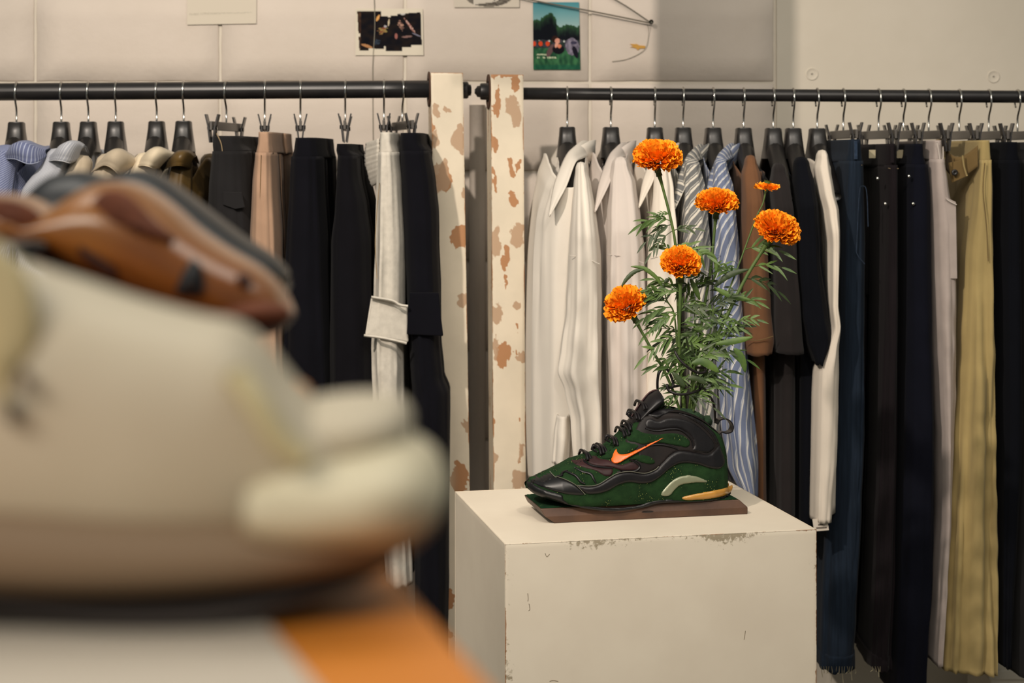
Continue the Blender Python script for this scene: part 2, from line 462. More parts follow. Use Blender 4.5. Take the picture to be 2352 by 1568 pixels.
# strings, nail, flake
nl = P(1494, 53, WY)
v, f = tube([nl + Vector((0, 0.01, 0)), nl + Vector((0, -0.02, 0.001))], 0.0024, 10)
v2, f2 = tube([nl + Vector((0, -0.02, 0.001)), nl + Vector((0, -0.023, 0.001))], 0.005, 12)
m_ = MB().add((v, f)).add((v2, f2))
tag(obj('nail', m_.v, m_.f, M['nail']), 'steel nail in the wall holding the strings', 'nail')
def string(pxs, Yo, r, m, label, cat='string', name='string'):
    v, f = tube([P(a, b, WY - y) for (a, b), y in zip(pxs, Yo)], r, 6, smooth_n=5)
    return tag(obj(name, v, f, m), label, cat)
string([(1160, -14), (1240, 4), (1360, 26), (1494, 53)], (0.012, 0.013, 0.014, 0.014), 0.0017, M['string'], 'grey string crossing the meadow photo down to the nail')
string([(1380, -20), (1440, 15), (1492, 50)], (0.01, 0.012, 0.016), 0.0013, M['string'], 'grey string from the top edge down to the nail')
string([(1487, 56), (1490, 75), (1484, 108), (1465, 125), (1435, 137), (1406, 141)], (0.018, 0.005, 0.004, 0.003, 0.003, 0.003), 0.0006, M['thread'], 'thin loose thread curving below the nail', 'thread', 'thread')
string([(859, -10), (861, 60), (857, 130), (856, 186), (858, 420)], (0.004, 0.0065, 0.0055, 0.004, 0.004), 0.0008, M['thread'], 'thin grey thread hanging down over the dark collage', 'thread', 'thread')
hand = [(1447, 101), (1455, 101), (1463, 101), (1468, 104), (1482, 105), (1482, 111), (1470, 111), (1465, 115), (1461, 111), (1455, 109), (1448, 108), (1455, 106)]
bm_ = [P(a, b, WY - 0.0025) for a, b in hand]
hv = bm_ + [q + Vector((0, 0.0035, 0)) for q in bm_]
hf = [tuple(range(len(hand)))[::-1]] + [(i, (i + 1) % len(hand), len(hand) + (i + 1) % len(hand), len(hand) + i) for i in range(len(hand))]
tag(obj('ochre_scrap', hv, hf, M['ochre'], smooth=False), 'small ochre scrap stuck to the wall under the nail', 'scrap')

# ================================================================== RACK FRAMES
RY = 3.42
def post(name, label, xs_top, xs_bot, top_py, yaw, patches, seed):
    """xs: left, right px of the front face at the top and at py 1120"""
    Yf = RY - 0.035
    tl, tr = P(xs_top[0], top_py, Yf), P(xs_top[1], top_py, Yf)
    bl, br = P(xs_bot[0], 1120, Yf), P(xs_bot[1], 1120, Yf)
    c0 = (tl + tr) / 2; c1 = (bl + br) / 2
    W = (tr - tl).length / math.cos(yaw); D = 0.07
    axis = (c1 - c0); k = (0 - c0.z) / axis.z; low = c0 + axis * k
    root = empty(name, (low.x, low.y + D / 2, 0), label, 'post')
    ex = Vector((math.cos(yaw), -math.sin(yaw), 0)); ey = Vector((math.sin(yaw), math.cos(yaw), 0))
    nz_, nx = 560, 22
    L = c0.z
    def front(i, j):
        t = j / nz_; c = c0 + (low - c0) * t
        return c + ex * ((i / nx - 0.5) * W)
    def paint(p):
        px = CX + p.x / p.y * F; py = HY + (H - p.z) / p.y * F
        d = g = s = 0.0
        wx = 9 * noise.noise(Vector((px * 0.045, py * 0.03, seed))) + 5 * noise.noise(Vector((px * 0.16, py * 0.11, seed + 5)))
        wy = 14 * noise.noise(Vector((px * 0.045, py * 0.03, seed + 9))) + 7 * noise.noise(Vector((px * 0.16, py * 0.11, seed + 15)))
        px += wx; py += wy
        for (kind, cx, cy, rx, ry) in patches:
            q = ((px - cx) / rx) ** 2 + ((py - cy) / ry) ** 2
            q += 0.35 * noise.noise(Vector((px * 0.06, py * 0.06, seed))) + 0.25 * noise.noise(Vector((px * 0.2, py * 0.2, seed)))
            v_ = max(0, min(1, 1.35 - q * 0.85))
            if kind == 'w': g = max(g, v_)
            else: s = max(s, v_)
        return g, s
    vs = []; cs = []
    for j in range(nz_ + 1):
        for i in range(nx + 1):
            p = front(i, j)
            g, s = paint(p)
            e = min(i, nx - i) / nx * W; et = j / nz_ * L
            edge = max(0, 1 - min(e, et) / 0.0035)
            nn = noise.noise(Vector((p.z * 14, i > nx / 2, seed)))
            g = max(g, edge * (0.55 + 0.8 * nn))
            if edge > 0.99: p = p + ey * 0.0012
            vs.append(p); cs.append((0.25 * edge, g, s, 1))
    fs = [(j * (nx + 1) + i, (j + 1) * (nx + 1) + i, (j + 1) * (nx + 1) + i + 1, j * (nx + 1) + i + 1) for j in range(nz_) for i in range(nx)]
    # sides, back, top
    def strip(fn, na, nb):
        k = len(vs)
        for b_ in range(nb + 1):
            for a_ in range(na + 1):
                p = fn(a_ / na, b_ / nb)
                nn = noise.noise(Vector((p.z * 9, p.y * 50, seed + 4)))
                vs.append(p); cs.append((0.2, 0.25 + 0.45 * nn if a_ else 0.6 + nn, 0.35 + 0.5 * nn, 1))
        for b_ in range(nb):
            for a_ in range(na):
                q = k + b_ * (na + 1) + a_
                fs.append((q, q + 1, q + na + 2, q + na + 1))
    cz = lambda t: c0 + (low - c0) * t
    strip(lambda a, b: cz(b) - ex * W / 2 + ey * (0.0012 + a * D), 6, 160)
    strip(lambda a, b: cz(b) + ex * W / 2 + ey * (0.0012 + (1 - a) * D), 6, 160)
    strip(lambda a, b: cz(b) + ex * W * (0.5 - a) + ey * (D), 4, 40)
    strip(lambda a, b: c0 + ex * W * (0.5 - a) + ey * (0.0012 + b * D), 6, 5)
    obj('timber', vs, fs, M['post'], root, cols=cs)
    return root, c0, ex, ey, W, D
LP = [('s', 1022, 375, 9, 12), ('w', 994, 310, 4, 20), ('s', 1004, 255, 8, 18), ('s', 1054, 325, 14, 36), ('s', 1000, 320, 8, 22), ('w', 1020, 412, 20, 34), ('s', 1012, 410, 24, 36),
      ('s', 1028, 252, 8, 7), ('s', 1064, 440, 8, 12), ('w', 1055, 545, 16, 30), ('s', 1060, 690, 12, 20), ('s', 1072, 975, 10, 14), ('w', 1055, 1095, 24, 34), ('s', 1010, 800, 6, 9), ('w', 1035, 1375, 10, 22), ('s', 1030, 1455, 14, 12)]
RP = [('w', 1150, 172, 26, 8), ('w', 1182, 185, 10, 24), ('w', 1142, 222, 5, 22), ('w', 1139, 250, 4, 20), ('s', 1178, 242, 18, 22), ('s', 1186, 272, 10, 22), ('w', 1136, 325, 8, 14),
      ('w', 1172, 385, 6, 22), ('w', 1178, 398, 10, 5), ('w', 1137, 410, 4, 28), ('w', 1179, 460, 7, 24), ('w', 1192, 380, 6, 18), ('s', 1138, 560, 12, 38), ('s', 1188, 540, 14, 28),
      ('w', 1166, 578, 9, 20), ('w', 1158, 605, 6, 16), ('w', 1161, 645, 4, 18), ('w', 1157, 812, 19, 28), ('s', 1142, 720, 14, 22), ('s', 1188, 700, 8, 14), ('s', 1196, 820, 10, 14), ('s', 1139, 800, 7, 30),
      ('s', 1196, 1035, 8, 16), ('w', 1186, 750, 2, 16), ('w', 1195, 960, 2, 14), ('w', 1133, 985, 3, 24), ('s', 1192, 1100, 16, 22), ('s', 1140, 1055, 10, 12), ('w', 1185, 810, 2, 9), ('w', 1195, 1045, 2, 12)]
pl, *pl_ = post('rack_post', 'chipped cream timber post holding the left rod, beside black trousers', (990, 1063), (1006, 1079), 167, math.radians(-8), LP, 1)
pr, *pr_ = post('rack_post', 'chipped cream timber post with an oval bare-wood patch, holding the right rod', (1128, 1202), (1134, 1208), 171, math.radians(-8), RP, 2)
LROD = (P(-160, 212, RY), P(1000, 204.5, RY)); LR = 0.0172
RROD = (P(1190, 215, RY), P(2560, 223.5, RY)); RR = 0.0122
rl = empty('clothes_rod', LROD[0], 'thick black steel rod of the left rack', 'rod')
v, f = tube([LROD[0] + (LROD[1] - LROD[0]) * t / 8 for t in range(9)], LR, 32); obj('pipe', v, f, M['rod'], rl)
rr_ = empty('clothes_rod', RROD[0], 'thinner black steel rod of the right rack', 'rod')
v, f = tube([RROD[0] + (RROD[1] - RROD[0]) * t / 8 for t in range(9)], RR, 32); obj('pipe', v, f, M['rod'], rr_)
# end nuts between the posts
def lathe_x(x0, z, prof, n=24, hexa=False):
    rings = []
    for dx, r in prof:
        rings.append([Vector((x0 + dx, RY, z)) + Vector((0, math.cos(2 * pi * k / n), math.sin(2 * pi * k / n))) * r for k in range(n)])
    v, f, _ = loft(rings, True, True, True); return v, f
xz = P(1063, 207, RY); xz2 = P(1117, 210, RY)
v, f = lathe_x(xz.x - 0.002, xz.z, ((-0.008, .0165), (0.010, .0168), (0.013, .0150), (0.0135, .0115), (0.018, .0105), (0.019, 0.006)))
obj('end_nut', v, f, M['rod'], rl)
v, f = lathe_x(xz2.x + 0.002, xz2.z, ((0.008, .0168), (-0.0115, .0165), (-0.014, .0155), (-0.0145, .0115), (-0.020, .0108), (-0.022, 0.007), (-0.025, .004)))
obj('end_nut', v, f, M['rod'], rr_)
# dark socket discs on the left faces of the posts
M['socket'] = mat('burnt_wood', srgb(70, 44, 28), 0.8, bump=0.3, bscale=120)
for (c0, ex, ey, W, D), par, zz in ((pl_, pl, P(985, 205, RY).z), (pr_, pr, P(1121, 211, RY).z)):
    cc = c0 - ex * (W / 2 + 0.0008) + ey * (D / 2); cc.z = zz
    r_ = [[cc - ex * d + ey * (math.cos(a) * q) + Vector((0, 0, math.sin(a) * q * 1.05)) for a in [2 * pi * i / 28 for i in range(28)]] for q, d in ((0.033, -0.001), (0.033, 0.0012), (0.030, 0.0016), (0.02, 0.0008))]
    v, f, _ = loft(r_, True, False, True)
    obj('socket', v, f, M['socket'], par)

# ================================================================== HANGERS (prototypes, local frame: origin = contact on the rod top, -Y towards the room)
def hook_mesh():
    R = 0.0192
    pts = []
    for a in range(-50, 181, 15):
        t = math.radians(a)
        pts.append(Vector((0, math.cos(t) * R, -R + math.sin(t) * R)))
    pts += [Vector((0, -0.0188, -0.030)), Vector((0, -0.0120, -0.040)), Vector((0, -0.003, -0.050)), Vector((0, 0, -0.058)), Vector((0, 0, -0.084))]
    v, f = tube(pts, 0.0020, 8)
    return v, f
def coat_hanger_body():
    mb = MB()
    # neck block
    rings = []
    for z, hy, hx in ((-0.078, 0.017, 0.013), (-0.080, 0.020, 0.0155), (-0.095, 0.0235, 0.0165), (-0.115, 0.030, 0.019), (-0.138, 0.046, 0.0215)):
        rings.append([Vector((hx * math.copysign(abs(math.cos(a)) ** 0.5, math.cos(a)), hy * math.copysign(abs(math.sin(a)) ** 0.6, math.sin(a)), z)) for a in [2 * pi * i / 24 for i in range(24)]])
    v, f, _ = loft(rings, True, True, True); mb.add((v, f))
    for s in (-1, 1):
        rings = []
        for t in [i / 12 for i in range(13)]:
            y = 0.012 + 0.165 * t
            z = -0.116 - 0.092 * t ** 0.95
            hx = 0.0175 - 0.002 * t; hz = 0.019 - 0.008 * t
            if t > 0.9: hx *= 0.8; hz *= 0.7
            rings.append([Vector((hx * math.cos(a), s * y, z + hz * math.sin(a))) for a in [2 * pi * i / 14 for i in range(14)]])
        v, f, _ = loft(rings, True, True, True)
        if s < 0: f = [q[::-1] for q in f]
        mb.add((v, f))
    return mb.v, mb.f
def hanger_proto(kind):
    if kind == 'coat':
        root = empty('coat_hanger', (0, 0, 0), 'x', 'hanger')
        obj('hook', *hook_mesh(), M['chrome'], root, local=True)
        obj('body', *coat_hanger_body(), M['blackplastic'], root, local=True)
    else:
        root = empty('clip_hanger', (0, 0, 0), 'x', 'hanger')
        obj('hook', *hook_mesh(), M['chrome'], root, local=True)
        obj('bar', *box(0, 0, -0.090, 0.005, 0.272, 0.017), M['greyplastic'], root, smooth=False, bevel=0.001, local=True)
        for s in (-1, 1):
            mb = MB()
            y = s * 0.122
            for q in (-1, 1):
                Rm = Matrix.Rotation(q * 0.24, 3, 'Y')
                mb.add(box(q * 0.0085, y, -0.083, 0.0028, 0.019, 0.030, Rm))
                Rm = Matrix.Rotation(q * 0.12, 3, 'Y')
                mb.add(box(q * 0.0045, y, -0.108, 0.003, 0.022, 0.028, Rm))
            c = obj('clip', mb.v, mb.f, M['clip'], root, smooth=False, local=True)
            v, f = tube([Vector((-0.0095, y, -0.094)), Vector((0.0095, y, -0.094))], 0.004, 10)
            obj('spring', v, f, M['chrome'], c, local=True)
    return root
HP = {'coat': hanger_proto('coat'), 'clip': hanger_proto('clip')}
used = set()
def hanger(kind, px, rack, label, yaw=0, dz=0):
    a, b, r = (LROD[0], LROD[1], LR) if rack == 'L' else (RROD[0], RROD[1], RR)
    X = (px - CX) / F * RY
    t = (X - a.x) / (b.x - a.x); z = a.z + (b.z - a.z) * t + r + 0.0014
    o = HP[kind] if kind not in used else copy_tree(HP[kind])
    used.add(kind)
    o.location = (X, RY, z + dz); o.rotation_euler = (0, 0, math.radians(yaw))
    o['label'] = label
    o['group'] = ('coat hangers' if kind == 'coat' else 'clip hangers') + (' on the left rod' if rack == 'L' else ' on the right rod')
    return o

# ================================================================== GARMENT BUILDERS
def sgn(x, p): return math.copysign(abs(x) ** p, x)
def garment_tube(rows, Yc, ry, seed, n=56, step=9, box_p=0.75, fold=0.004, ff=3.2, Yref=None, ztop=None, hem_wave=0.004, yfn=None, tap=None):
    """rows: (py, xl, xr) silhouettes in px at depth Yref -> rings.  Folds are real vertical creases."""
    Yr = Yref or (Yc - ry * 0.55)
    y0, y1 = rows[0][0], rows[-1][0]
    m = max(6, int((y1 - y0) / step)); rings = []
    for j in range(m + 1):
        py = y0 + (y1 - y0) * j / m
        xl, xr = lerp_rows(rows, py)
        A, B = P(xl, py, Yr), P(xr, py, Yr)
        cx, rx, z = (A.x + B.x) / 2, (B.x - A.x) / 2, A.z
        t = j / m
        yc, ryy = (Yc, ry) if yfn is None else yfn(t)
        ring = []
        for i in range(n):
            a = 2 * pi * i / n
            c, s = math.cos(a), math.sin(a)
            k = fold * (0.35 + 0.65 * min(1, t * 2.2)) 
            q = noise.noise(Vector((math.cos(a) * ff + seed * 3.1, math.sin(a) * ff, z * 1.6 + seed))) * 2
            q += 0.7 * noise.noise(Vector((math.cos(a) * ff * 2.3, math.sin(a) * ff * 2.3 + seed, z * 3.1)))
            q += 0.35 * noise.noise(Vector((a, seed * 2.0, z * 22)))
            X = cx + (rx - 0.3 * k) * sgn(c, box_p) + k * q * c * 0.6
            Y = yc + ryy * sgn(s, box_p) + 1.8 * k * q * s - 1.5 * k * abs(q) * (1 if s < 0 else 0)
            zz = z
            if j == m: zz += hem_wave * noise.noise(Vector((c * 2, s * 2, seed)))
            ring.append(Vector((X, Y, zz)))
        rings.append(ring)
    return rings
def trousers(label, group, m, rows, seed, waist=None, crotch=0.30, pocket=None, loops=False, cargo=None, fold=0.0035, far=True, bandm=None, hem=None, tilt=0.0):
    top = rows[0][0]; bot = rows[-1][0]
    root = empty('trousers', (P(rows[0][1], top, RY).x, RY, P(0, bot, 3.3).z), label, 'trousers', group)
    cp = top + crotch * 1230
    w_ = waist or 34
    dn = [(top + w_ - 3,) + tuple(lerp_rows(rows, top + w_))] + [r for r in rows if r[0] > top + w_]
    # waistband
    xl, xr = lerp_rows(rows, top); xl2, xr2 = lerp_rows(rows, top + w_)
    hr = [(top + w_ - 3, 0), (top + w_ + 60, 0), (cp - 60, 0), (cp, 0)]
    hrr = []
    for (py, _) in hr:
        a_, b_ = lerp_rows(rows, py); c_, d_ = (a_ + b_) / 2, (b_ - a_) / 2 * 0.86
        hrr.append((py, c_ - d_, c_ + d_))
    g = garment_tube(hrr, RY, 0.13, seed, box_p=0.6, fold=fold * 0.8, Yref=RY - 0.17)
    v, f, uv = loft(g); obj('hip', v, f, m, root, uvs=uv, solid=0.0012)
    g = garment_tube([(top, xl + 2, xr - 2), (top + w_ * 0.5, xl, xr), (top + w_, xl2 - 1, xr2 + 1)], RY - 0.005, 0.171, seed, step=5, box_p=0.55, fold=0.0012, Yref=RY - 0.17)
    v, f, uv = loft(g); obj('waistband', v, f, bandm or m, root, uvs=uv, solid=0.003)
    ly = [(RY - 0.092, 0.098)] + ([(RY + 0.085, 0.098)] if far else [])
    for q, (yc, ry) in enumerate(ly):
        g = garment_tube(dn, yc, ry, seed + q * 5, box_p=0.7, fold=fold, Yref=RY - 0.17)
        v, f, uv = loft(g); obj('leg', v, f, m, root, uvs=uv, solid=0.0012)
        if hem:
            h0 = bot - hem
            g = garment_tube([(h0,) + tuple(a + b for a, b in zip(lerp_rows(rows, h0), (-2, 2))), (bot + 3, rows[-1][1] - 2, rows[-1][2] + 2)], yc, ry + 0.002, seed + q * 5, step=6, box_p=0.7, fold=fold * 1.1, Yref=RY - 0.17)
            v, f, uv = loft(g); obj('hem', v, f, bandm or m, root, uvs=uv, solid=0.002)
    return root
def surf_strip(name, pts_px, Y, width_px, m, parent, thick=0.0015, n=6):
    pts = [P(a, b, Y) for a, b in pts_px]
    pts = spline(pts, 5)
    v, f = tube(pts, width_px / 2 / F * Y, n)
    return obj(name, v, f, m, parent)
def plate(name, poly_px, Y, thick, m, parent, bulge=0.0, bevel=0.001):
    """small cloth piece (flap, pocket, label) with its own thickness"""
    c = [P(a, b, (Y[i] if isinstance(Y, (list, tuple)) else Y)) for i, (a, b) in enumerate(poly_px)]
    k = len(c); v = c + [p + Vector((0, thick, 0)) for p in c]
    f = [tuple(range(k))[::-1], tuple(range(k, 2 * k))] + [(i, (i + 1) % k, k + (i + 1) % k, k + i) for i in range(k)]
    return obj(name, v, f, m, parent, smooth=False, bevel=bevel)

def shirt(name, label, group, cat, m, hook, body, sleeve, seed, collar=None, side=1, top=None, short=False, cuff=None, neckband=False,
          fold=0.006, drop=0.066, far_sleeve=True, collar_m=None, bodyY=0.19, mat_in=None, sl_ry=0.05, scuffY=0):
    """body / sleeve rows: (py, xl, xr) px.  hook = px of the hanger stem."""
    hx = (hook - CX) / F * RY
    root = empty(name, (hx, RY, P(0, body[-1][0], 3.4).z), label, cat, group)
    # body: tent from the shoulder ridge to the hem
    rows = body
    y0, y1 = rows[0][0], rows[-1][0]
    m_ = max(8, int((y1 - y0) / 9)); n = 72; rings = []
    Yr = RY - 0.12
    for j in range(m_ + 1):
        t = j / m_
        py = y0 + (y1 - y0) * t
        xl, xr = lerp_rows(rows, py)
        A, B = P(xl, py, Yr), P(xr, py, Yr)
        cx, rx, z = (A.x + B.x) / 2, (B.x - A.x) / 2, A.z
        ring = []
        near_top = max(0, 1 - t * (y1 - y0) / 150.0)
        for i in range(n):
            a = 2 * pi * i / n; c, s = math.cos(a), math.sin(a)
            k = fold * min(1, 0.25 + t * 3)
            q = noise.noise(Vector((c * 3 + seed * 3.1, s * 4.5, z * 1.5 + seed))) * 2 + 0.7 * noise.noise(Vector((c * 6, s * 9 + seed, z * 3)))
            Y = RY + bodyY * sgn(s, 0.8) - 0.8 * k * abs(q) * (s < -0.5)
            X = cx + (rx - 0.3 * k) * sgn(c, 0.7) * (1 - 0.35 * near_top * abs(s)) + k * q * sgn(c, .5)
            zz = z - drop * near_top * (max(0, abs(Y - RY) - 0.055) / 0.14) ** 1.05
            if j == m_: zz += 0.012 * math.cos(2 * a) 
            ring.append(Vector((X, Y, zz)))
        rings.append(ring)
    v, f, uv = loft(rings, True, False, False); obj('body', v, f, m, root, uvs=uv, solid=0.0010)
    # near sleeve
    for q, yc in enumerate([RY - bodyY - 0.012] + ([RY + bodyY - 0.015] if far_sleeve else [])):
        def yf(t, yc=yc, q=q):
            sg = -1 if q == 0 else 0.2
            return (yc - sg * 0.028 * (1 - min(1, t * 5)) + scuffY * t, sl_ry * (0.55 + 0.45 * min(1, t * 5)))
        g = garment_tube(sleeve, yc, sl_ry, seed + 2 + q, n=44, box_p=0.85, fold=fold * 0.7, Yref=RY - bodyY - 0.02, yfn=yf, ff=2.2)
        # dome the top
        g0 = g[0]; c0 = sum(g0, Vector()) / len(g0)
        pre = []
        for k_, up in ((0.12, 0.016), (0.6, 0.014), (0.88, 0.008), (0.97, 0.004)):
            pre.append([c0 + (p - c0) * k_ + Vector((0, 0, up)) for p in g0])
        v, f, uv = loft(pre + g, True, True, False); obj('sleeve', v, f, m, root, uvs=uv, solid=0.0012)
        if cuff and q == 0:
            h0 = sleeve[-1][0] - cuff
            g = garment_tube([(h0,) + tuple(a + b for a, b in zip(lerp_rows(sleeve, h0), (-1.5, 1.5))), (sleeve[-1][0] + 2, sleeve[-1][1] - 1.5, sleeve[-1][2] + 1.5)],
                             yc + scuffY, sl_ry + 0.002, seed + 2, n=44, step=6, box_p=0.85, fold=fold * 0.5, Yref=RY - bodyY - 0.02)
            v, f, uv = loft(g); obj('cuff', v, f, m, root, uvs=uv, solid=0.002)
        if q == 0:   # armhole seam
            pyS = collar[4] if (collar and len(collar) > 4) else None
            if pyS:
                xl, xr = lerp_rows(sleeve, pyS)
                Ys = RY - bodyY - 0.064
                surf_strip('seam', [(xl + 3, pyS - 4), ((xl + xr) / 2, pyS + 2), (xr - 3, pyS + 16)], Ys + 0.004, 1.6, m, root)
    if neckband or collar:
        cm = collar_m or m
        z0 = P(hook, top, RY).z
        nr = []
        N_ = 40
        if neckband:
            for (k_, dz) in ((1.0, -0.012), (1.0, 0.0), (0.93, 0.003), (0.9, -0.010)):
                nr.append([Vector((hx + side * 0.002 + 0.030 * k_ * math.cos(a), RY + 0.088 * k_ * math.sin(a), z0 - 0.026 + dz - 0.03 * max(0, -side * math.cos(a)))) for a in [2 * pi * i / N_ for i in range(N_)]])
            v, f, uv = loft(nr); obj('neckband', v, f, cm, root, uvs=uv, solid=0.0012)
        else:
            fx, wX, fall, pt = collar[0], collar[1], collar[2], collar[3]
            # open collar band: stand, roll, fall with two points at the front (front = -side * X)
            A0 = math.radians(24)
            for (lvl) in (0,):
                rings = []
                for (k_, up, fl) in ((0.92, -0.036, 0), (0.93, -0.010, 0), (0.96, 0.004, 0), (1.03, 0.005, 0), (1.12, -0.008, 0.2), (1.25, -0.024, 0.6), (1.40, -0.040, 1.0)):
                    ring = []
                    for i in range(N_ + 1):
                        u = i / N_; a = A0 + (2 * pi - 2 * A0) * u
                        fr = (math.cos(a) * 0.5 + 0.5)            # 1 at the front
                        X = hx + side * fx - side * wX * k_ * math.cos(a)
                        Y = RY + 0.066 * (k_ if k_ < 1.1 else 1.1 + (k_ - 1.1) * 0.8) * math.sin(a)
                        z = z0 + up * (1 if fl == 0 else fall) - 0.078 * fr ** 1.7 - fl * pt * 1.2 * fr ** 5
                        X -= side * fl * 0.016 * fr ** 4
                        ring.append(Vector((X, Y, z)))
                    rings.append(ring)
                if side > 0: rings = rings[:3]
                v, f, uv = loft(rings, closed=False)
                obj('collar' if side < 0 else 'collar_stand', v, f, cm, root, uvs=[(b, a) for a, b in uv], solid=0.0022)
    return root

NEAR_L = [(1362, 330, 3.455), (1340, 323, 3.40), (1318, 338, 3.35), (1300, 358, 3.315), (1279, 406, 3.265), (1269, 443, 3.235), (1261, 496, 3.205)]
NEAR_R = [(1364, 346, 3.455), (1350, 358, 3.37), (1336, 364, 3.315), (1321, 374, 3.27), (1302, 424, 3.225), (1283, 460, 3.205), (1262, 498, 3.203)]
FAR_L = [(1288, 326, 3.50), (1276, 346, 3.50), (1262, 375, 3.48), (1246, 430, 3.44), (1229, 484, 3.40)]
FAR_R = [(1292, 345, 3.47), (1284, 375, 3.44), (1280, 400, 3.42), (1272, 445, 3.40), (1232, 485, 3.395)]
def collar_leaves(root, m, hook, dy=0, sx=1.0, sy=1.0, far=True):
    for LL, RR_, nm in ((NEAR_L, NEAR_R, 1), (FAR_L, FAR_R, 0)):
        if not nm and not far: continue
        tr = lambda q: P(hook + (q[0] - 1312) * sx, 324 + dy + (q[1] - 324) * sy, q[2])
        A = spline([tr(q) for q in LL], 5); B = spline([tr(q) for q in RR_], 5); rings = []
        for i in range(len(A)):
            t = i / (len(A) - 1); row = []
            for k in range(9):
                w_ = k / 8; p = A[i] * (1 - w_) + B[i] * w_
                p.y -= 0.010 * math.sin(pi * min(1, w_ * 1.2 + 0.1)) * (1 - t * 0.7)
                row.append(p)
            rings.append(row)
        v, f, uv = loft(rings, closed=False)
        obj('collar', v, f, m, root, uvs=[(b * 1.0, a) for a, b in uv], solid=0.0022)
        v, f = tube([q + Vector((0, -0.0012, 0)) for q in B[2:-1]], 0.0007, 5); obj('collar_edge', v, f, m, root)

# ================================================================== LEFT RACK
GL, GR = 'clothes on the left rack', 'clothes on the right rack'
C = {}
C['bluestripe'] = cloth('blue_stripe_cotton', (104, 112, 146), stripes=[(0.0075, 0.22, srgb(158, 166, 188), 0.1, 0.35)])
C['paleblue'] = cloth('pale_blue_stripe_cotton', (166, 170, 180), stripes=[(0.006, 0.25, srgb(190, 192, 196), 0.1, 0.3)])
C['beige'] = cloth('beige_cotton', (186, 172, 150))
C['cream'] = cloth('cream_cotton', (214, 200, 174))
C['olive'] = mat('olive_satin', srgb(96, 74, 36), 0.45, col2=srgb(40, 34, 24), nscale=9, spec=0.4)
C['blackc'] = cloth('black_cotton', (13, 12, 17), sheen=0.05)
C['charcoal'] = cloth('charcoal_cotton', (34, 33, 34), sheen=0.08)
C['tan'] = cloth('dusty_tan_cotton', (176, 144, 120))
C['black2'] = cloth('black_wool', (12, 12, 19), sheen=0.04)
C['heather'] = cloth('heather_grey_jersey', (206, 200, 188), dark=0.86, nscale=90)
C['white'] = cloth('white_poplin', (218, 211, 200), dark=0.96)
C['lavender'] = cloth('pale_grey_poplin', (204, 194, 186), dark=0.95)
C['ivory'] = cloth('ivory_poplin', (220, 211, 198), dark=0.96)
C['greystripe'] = cloth('grey_wide_stripe_cotton', (112, 113, 113), stripes=[(0.024, 0.22, srgb(204, 198, 186), 0.0, 0.3), (0.024, 0.06, srgb(190, 186, 176), 0.3, 0.3)])
C['bluewhite'] = cloth('blue_fine_stripe_cotton', (112, 122, 148), stripes=[(0.0185, 0.11, srgb(206, 204, 198), 0.2, 0.3), (0.0185, 0.05, srgb(186, 190, 196), 0.36, 0.3)])
C['brown'] = cloth('brown_jersey', (112, 78, 54))
C['darkgrey'] = cloth('dark_grey_jersey', (38, 34, 34))
C['ink'] = cloth('ink_black_jersey', (8, 10, 17), sheen=0.03)
C['whitej'] = cloth('white_jersey', (212, 202, 188), dark=0.96)
C['denim'] = cloth('washed_blue_denim', (28, 38, 51), streak=0.35, sheen=0.05)
C['denimband'] = cloth('denim_seam', (44, 58, 78), dark=0.5, nscale=120)
C['blackdenim'] = cloth('faded_black_denim', (27, 22, 25), streak=0.3, sheen=0.05)
C['navy'] = cloth('navy_twill', (11, 13, 24), sheen=0.03)
C['stone'] = cloth('pale_stone_twill', (172, 160, 154))
C['khaki'] = cloth('khaki_yellow_twill', (164, 145, 98), dark=0.88)
C['lining'] = cloth('olive_lining', (112, 92, 58))
C['stitch'] = mat('tan_stitching', srgb(150, 130, 100), 0.9)
C['label'] = mat('size_label_cloth', srgb(170, 160, 132), 0.8)
C['tagm'] = mat('paper_tag', srgb(206, 196, 182), 0.7)

for px, lab, yaw in ((38, 'black coat hanger at the left edge under a blue striped shirt', 6), (141, 'black coat hanger in the pale blue striped shirt', 6),
                (203, 'black coat hanger in the beige collared shirt', 5), (266, 'black coat hanger in the putty shirt', 7),
                (360, 'black coat hanger in the cream shirt on the left rod', 4), (422, 'black coat hanger in the olive satin shirt', 4)):
    hanger('coat', px, 'L', lab, yaw)
for px, lab, yaw in ((520, 'clip hanger turned to show its grey bar, above charcoal cargo trousers', -3), (608, 'clip hanger gripping the dusty tan trousers', 8),
                (690, 'clip hanger gripping the first pair of plain black trousers right of the tan pair', 7), (793, 'clip hanger gripping the narrow-waisted black trousers', 5),
                (882, 'clip hanger gripping the heather grey sweatpants', 4), (924, 'clip hanger with grey bar beside the left post, above black cargo trousers', 12)):
    hanger('clip', px, 'L', lab, yaw)
for px, lab in ((1303, 'black coat hanger in the white shirt beside the right post'), (1403, 'black coat hanger in the pale grey shirt'),
                (1504, 'black coat hanger in the ivory shirt behind the tallest marigold'), (1569, 'black coat hanger in the grey wide-striped shirt'),
                (1638, 'black coat hanger in the blue fine-striped shirt'), (1708, 'black coat hanger in the brown T-shirt'),
                (1776, 'black coat hanger in the dark grey T-shirt'), (1822, 'black coat hanger in the ink black T-shirt'), (1877, 'black coat hanger in the white long-sleeved top')):
    hanger('coat', px, 'R', lab, random.uniform(-2, 2))
for px, lab, yaw in ((1937, 'clip hanger gripping the blue jeans', 0), (2018, 'clip hanger gripping the faded black jeans', 2), (2075, 'clip hanger gripping the navy trousers', 0),
                (2133, 'clip hanger gripping the pale stone trousers', 2), (2203, 'clip hanger gripping the khaki yellow trousers', 0), (2271, 'clip hanger gripping the black trousers next to the khaki pair', 0),
                (2337, 'clip hanger at the right edge of the photo', 0)):
    hanger('clip', px, 'R', lab, yaw)

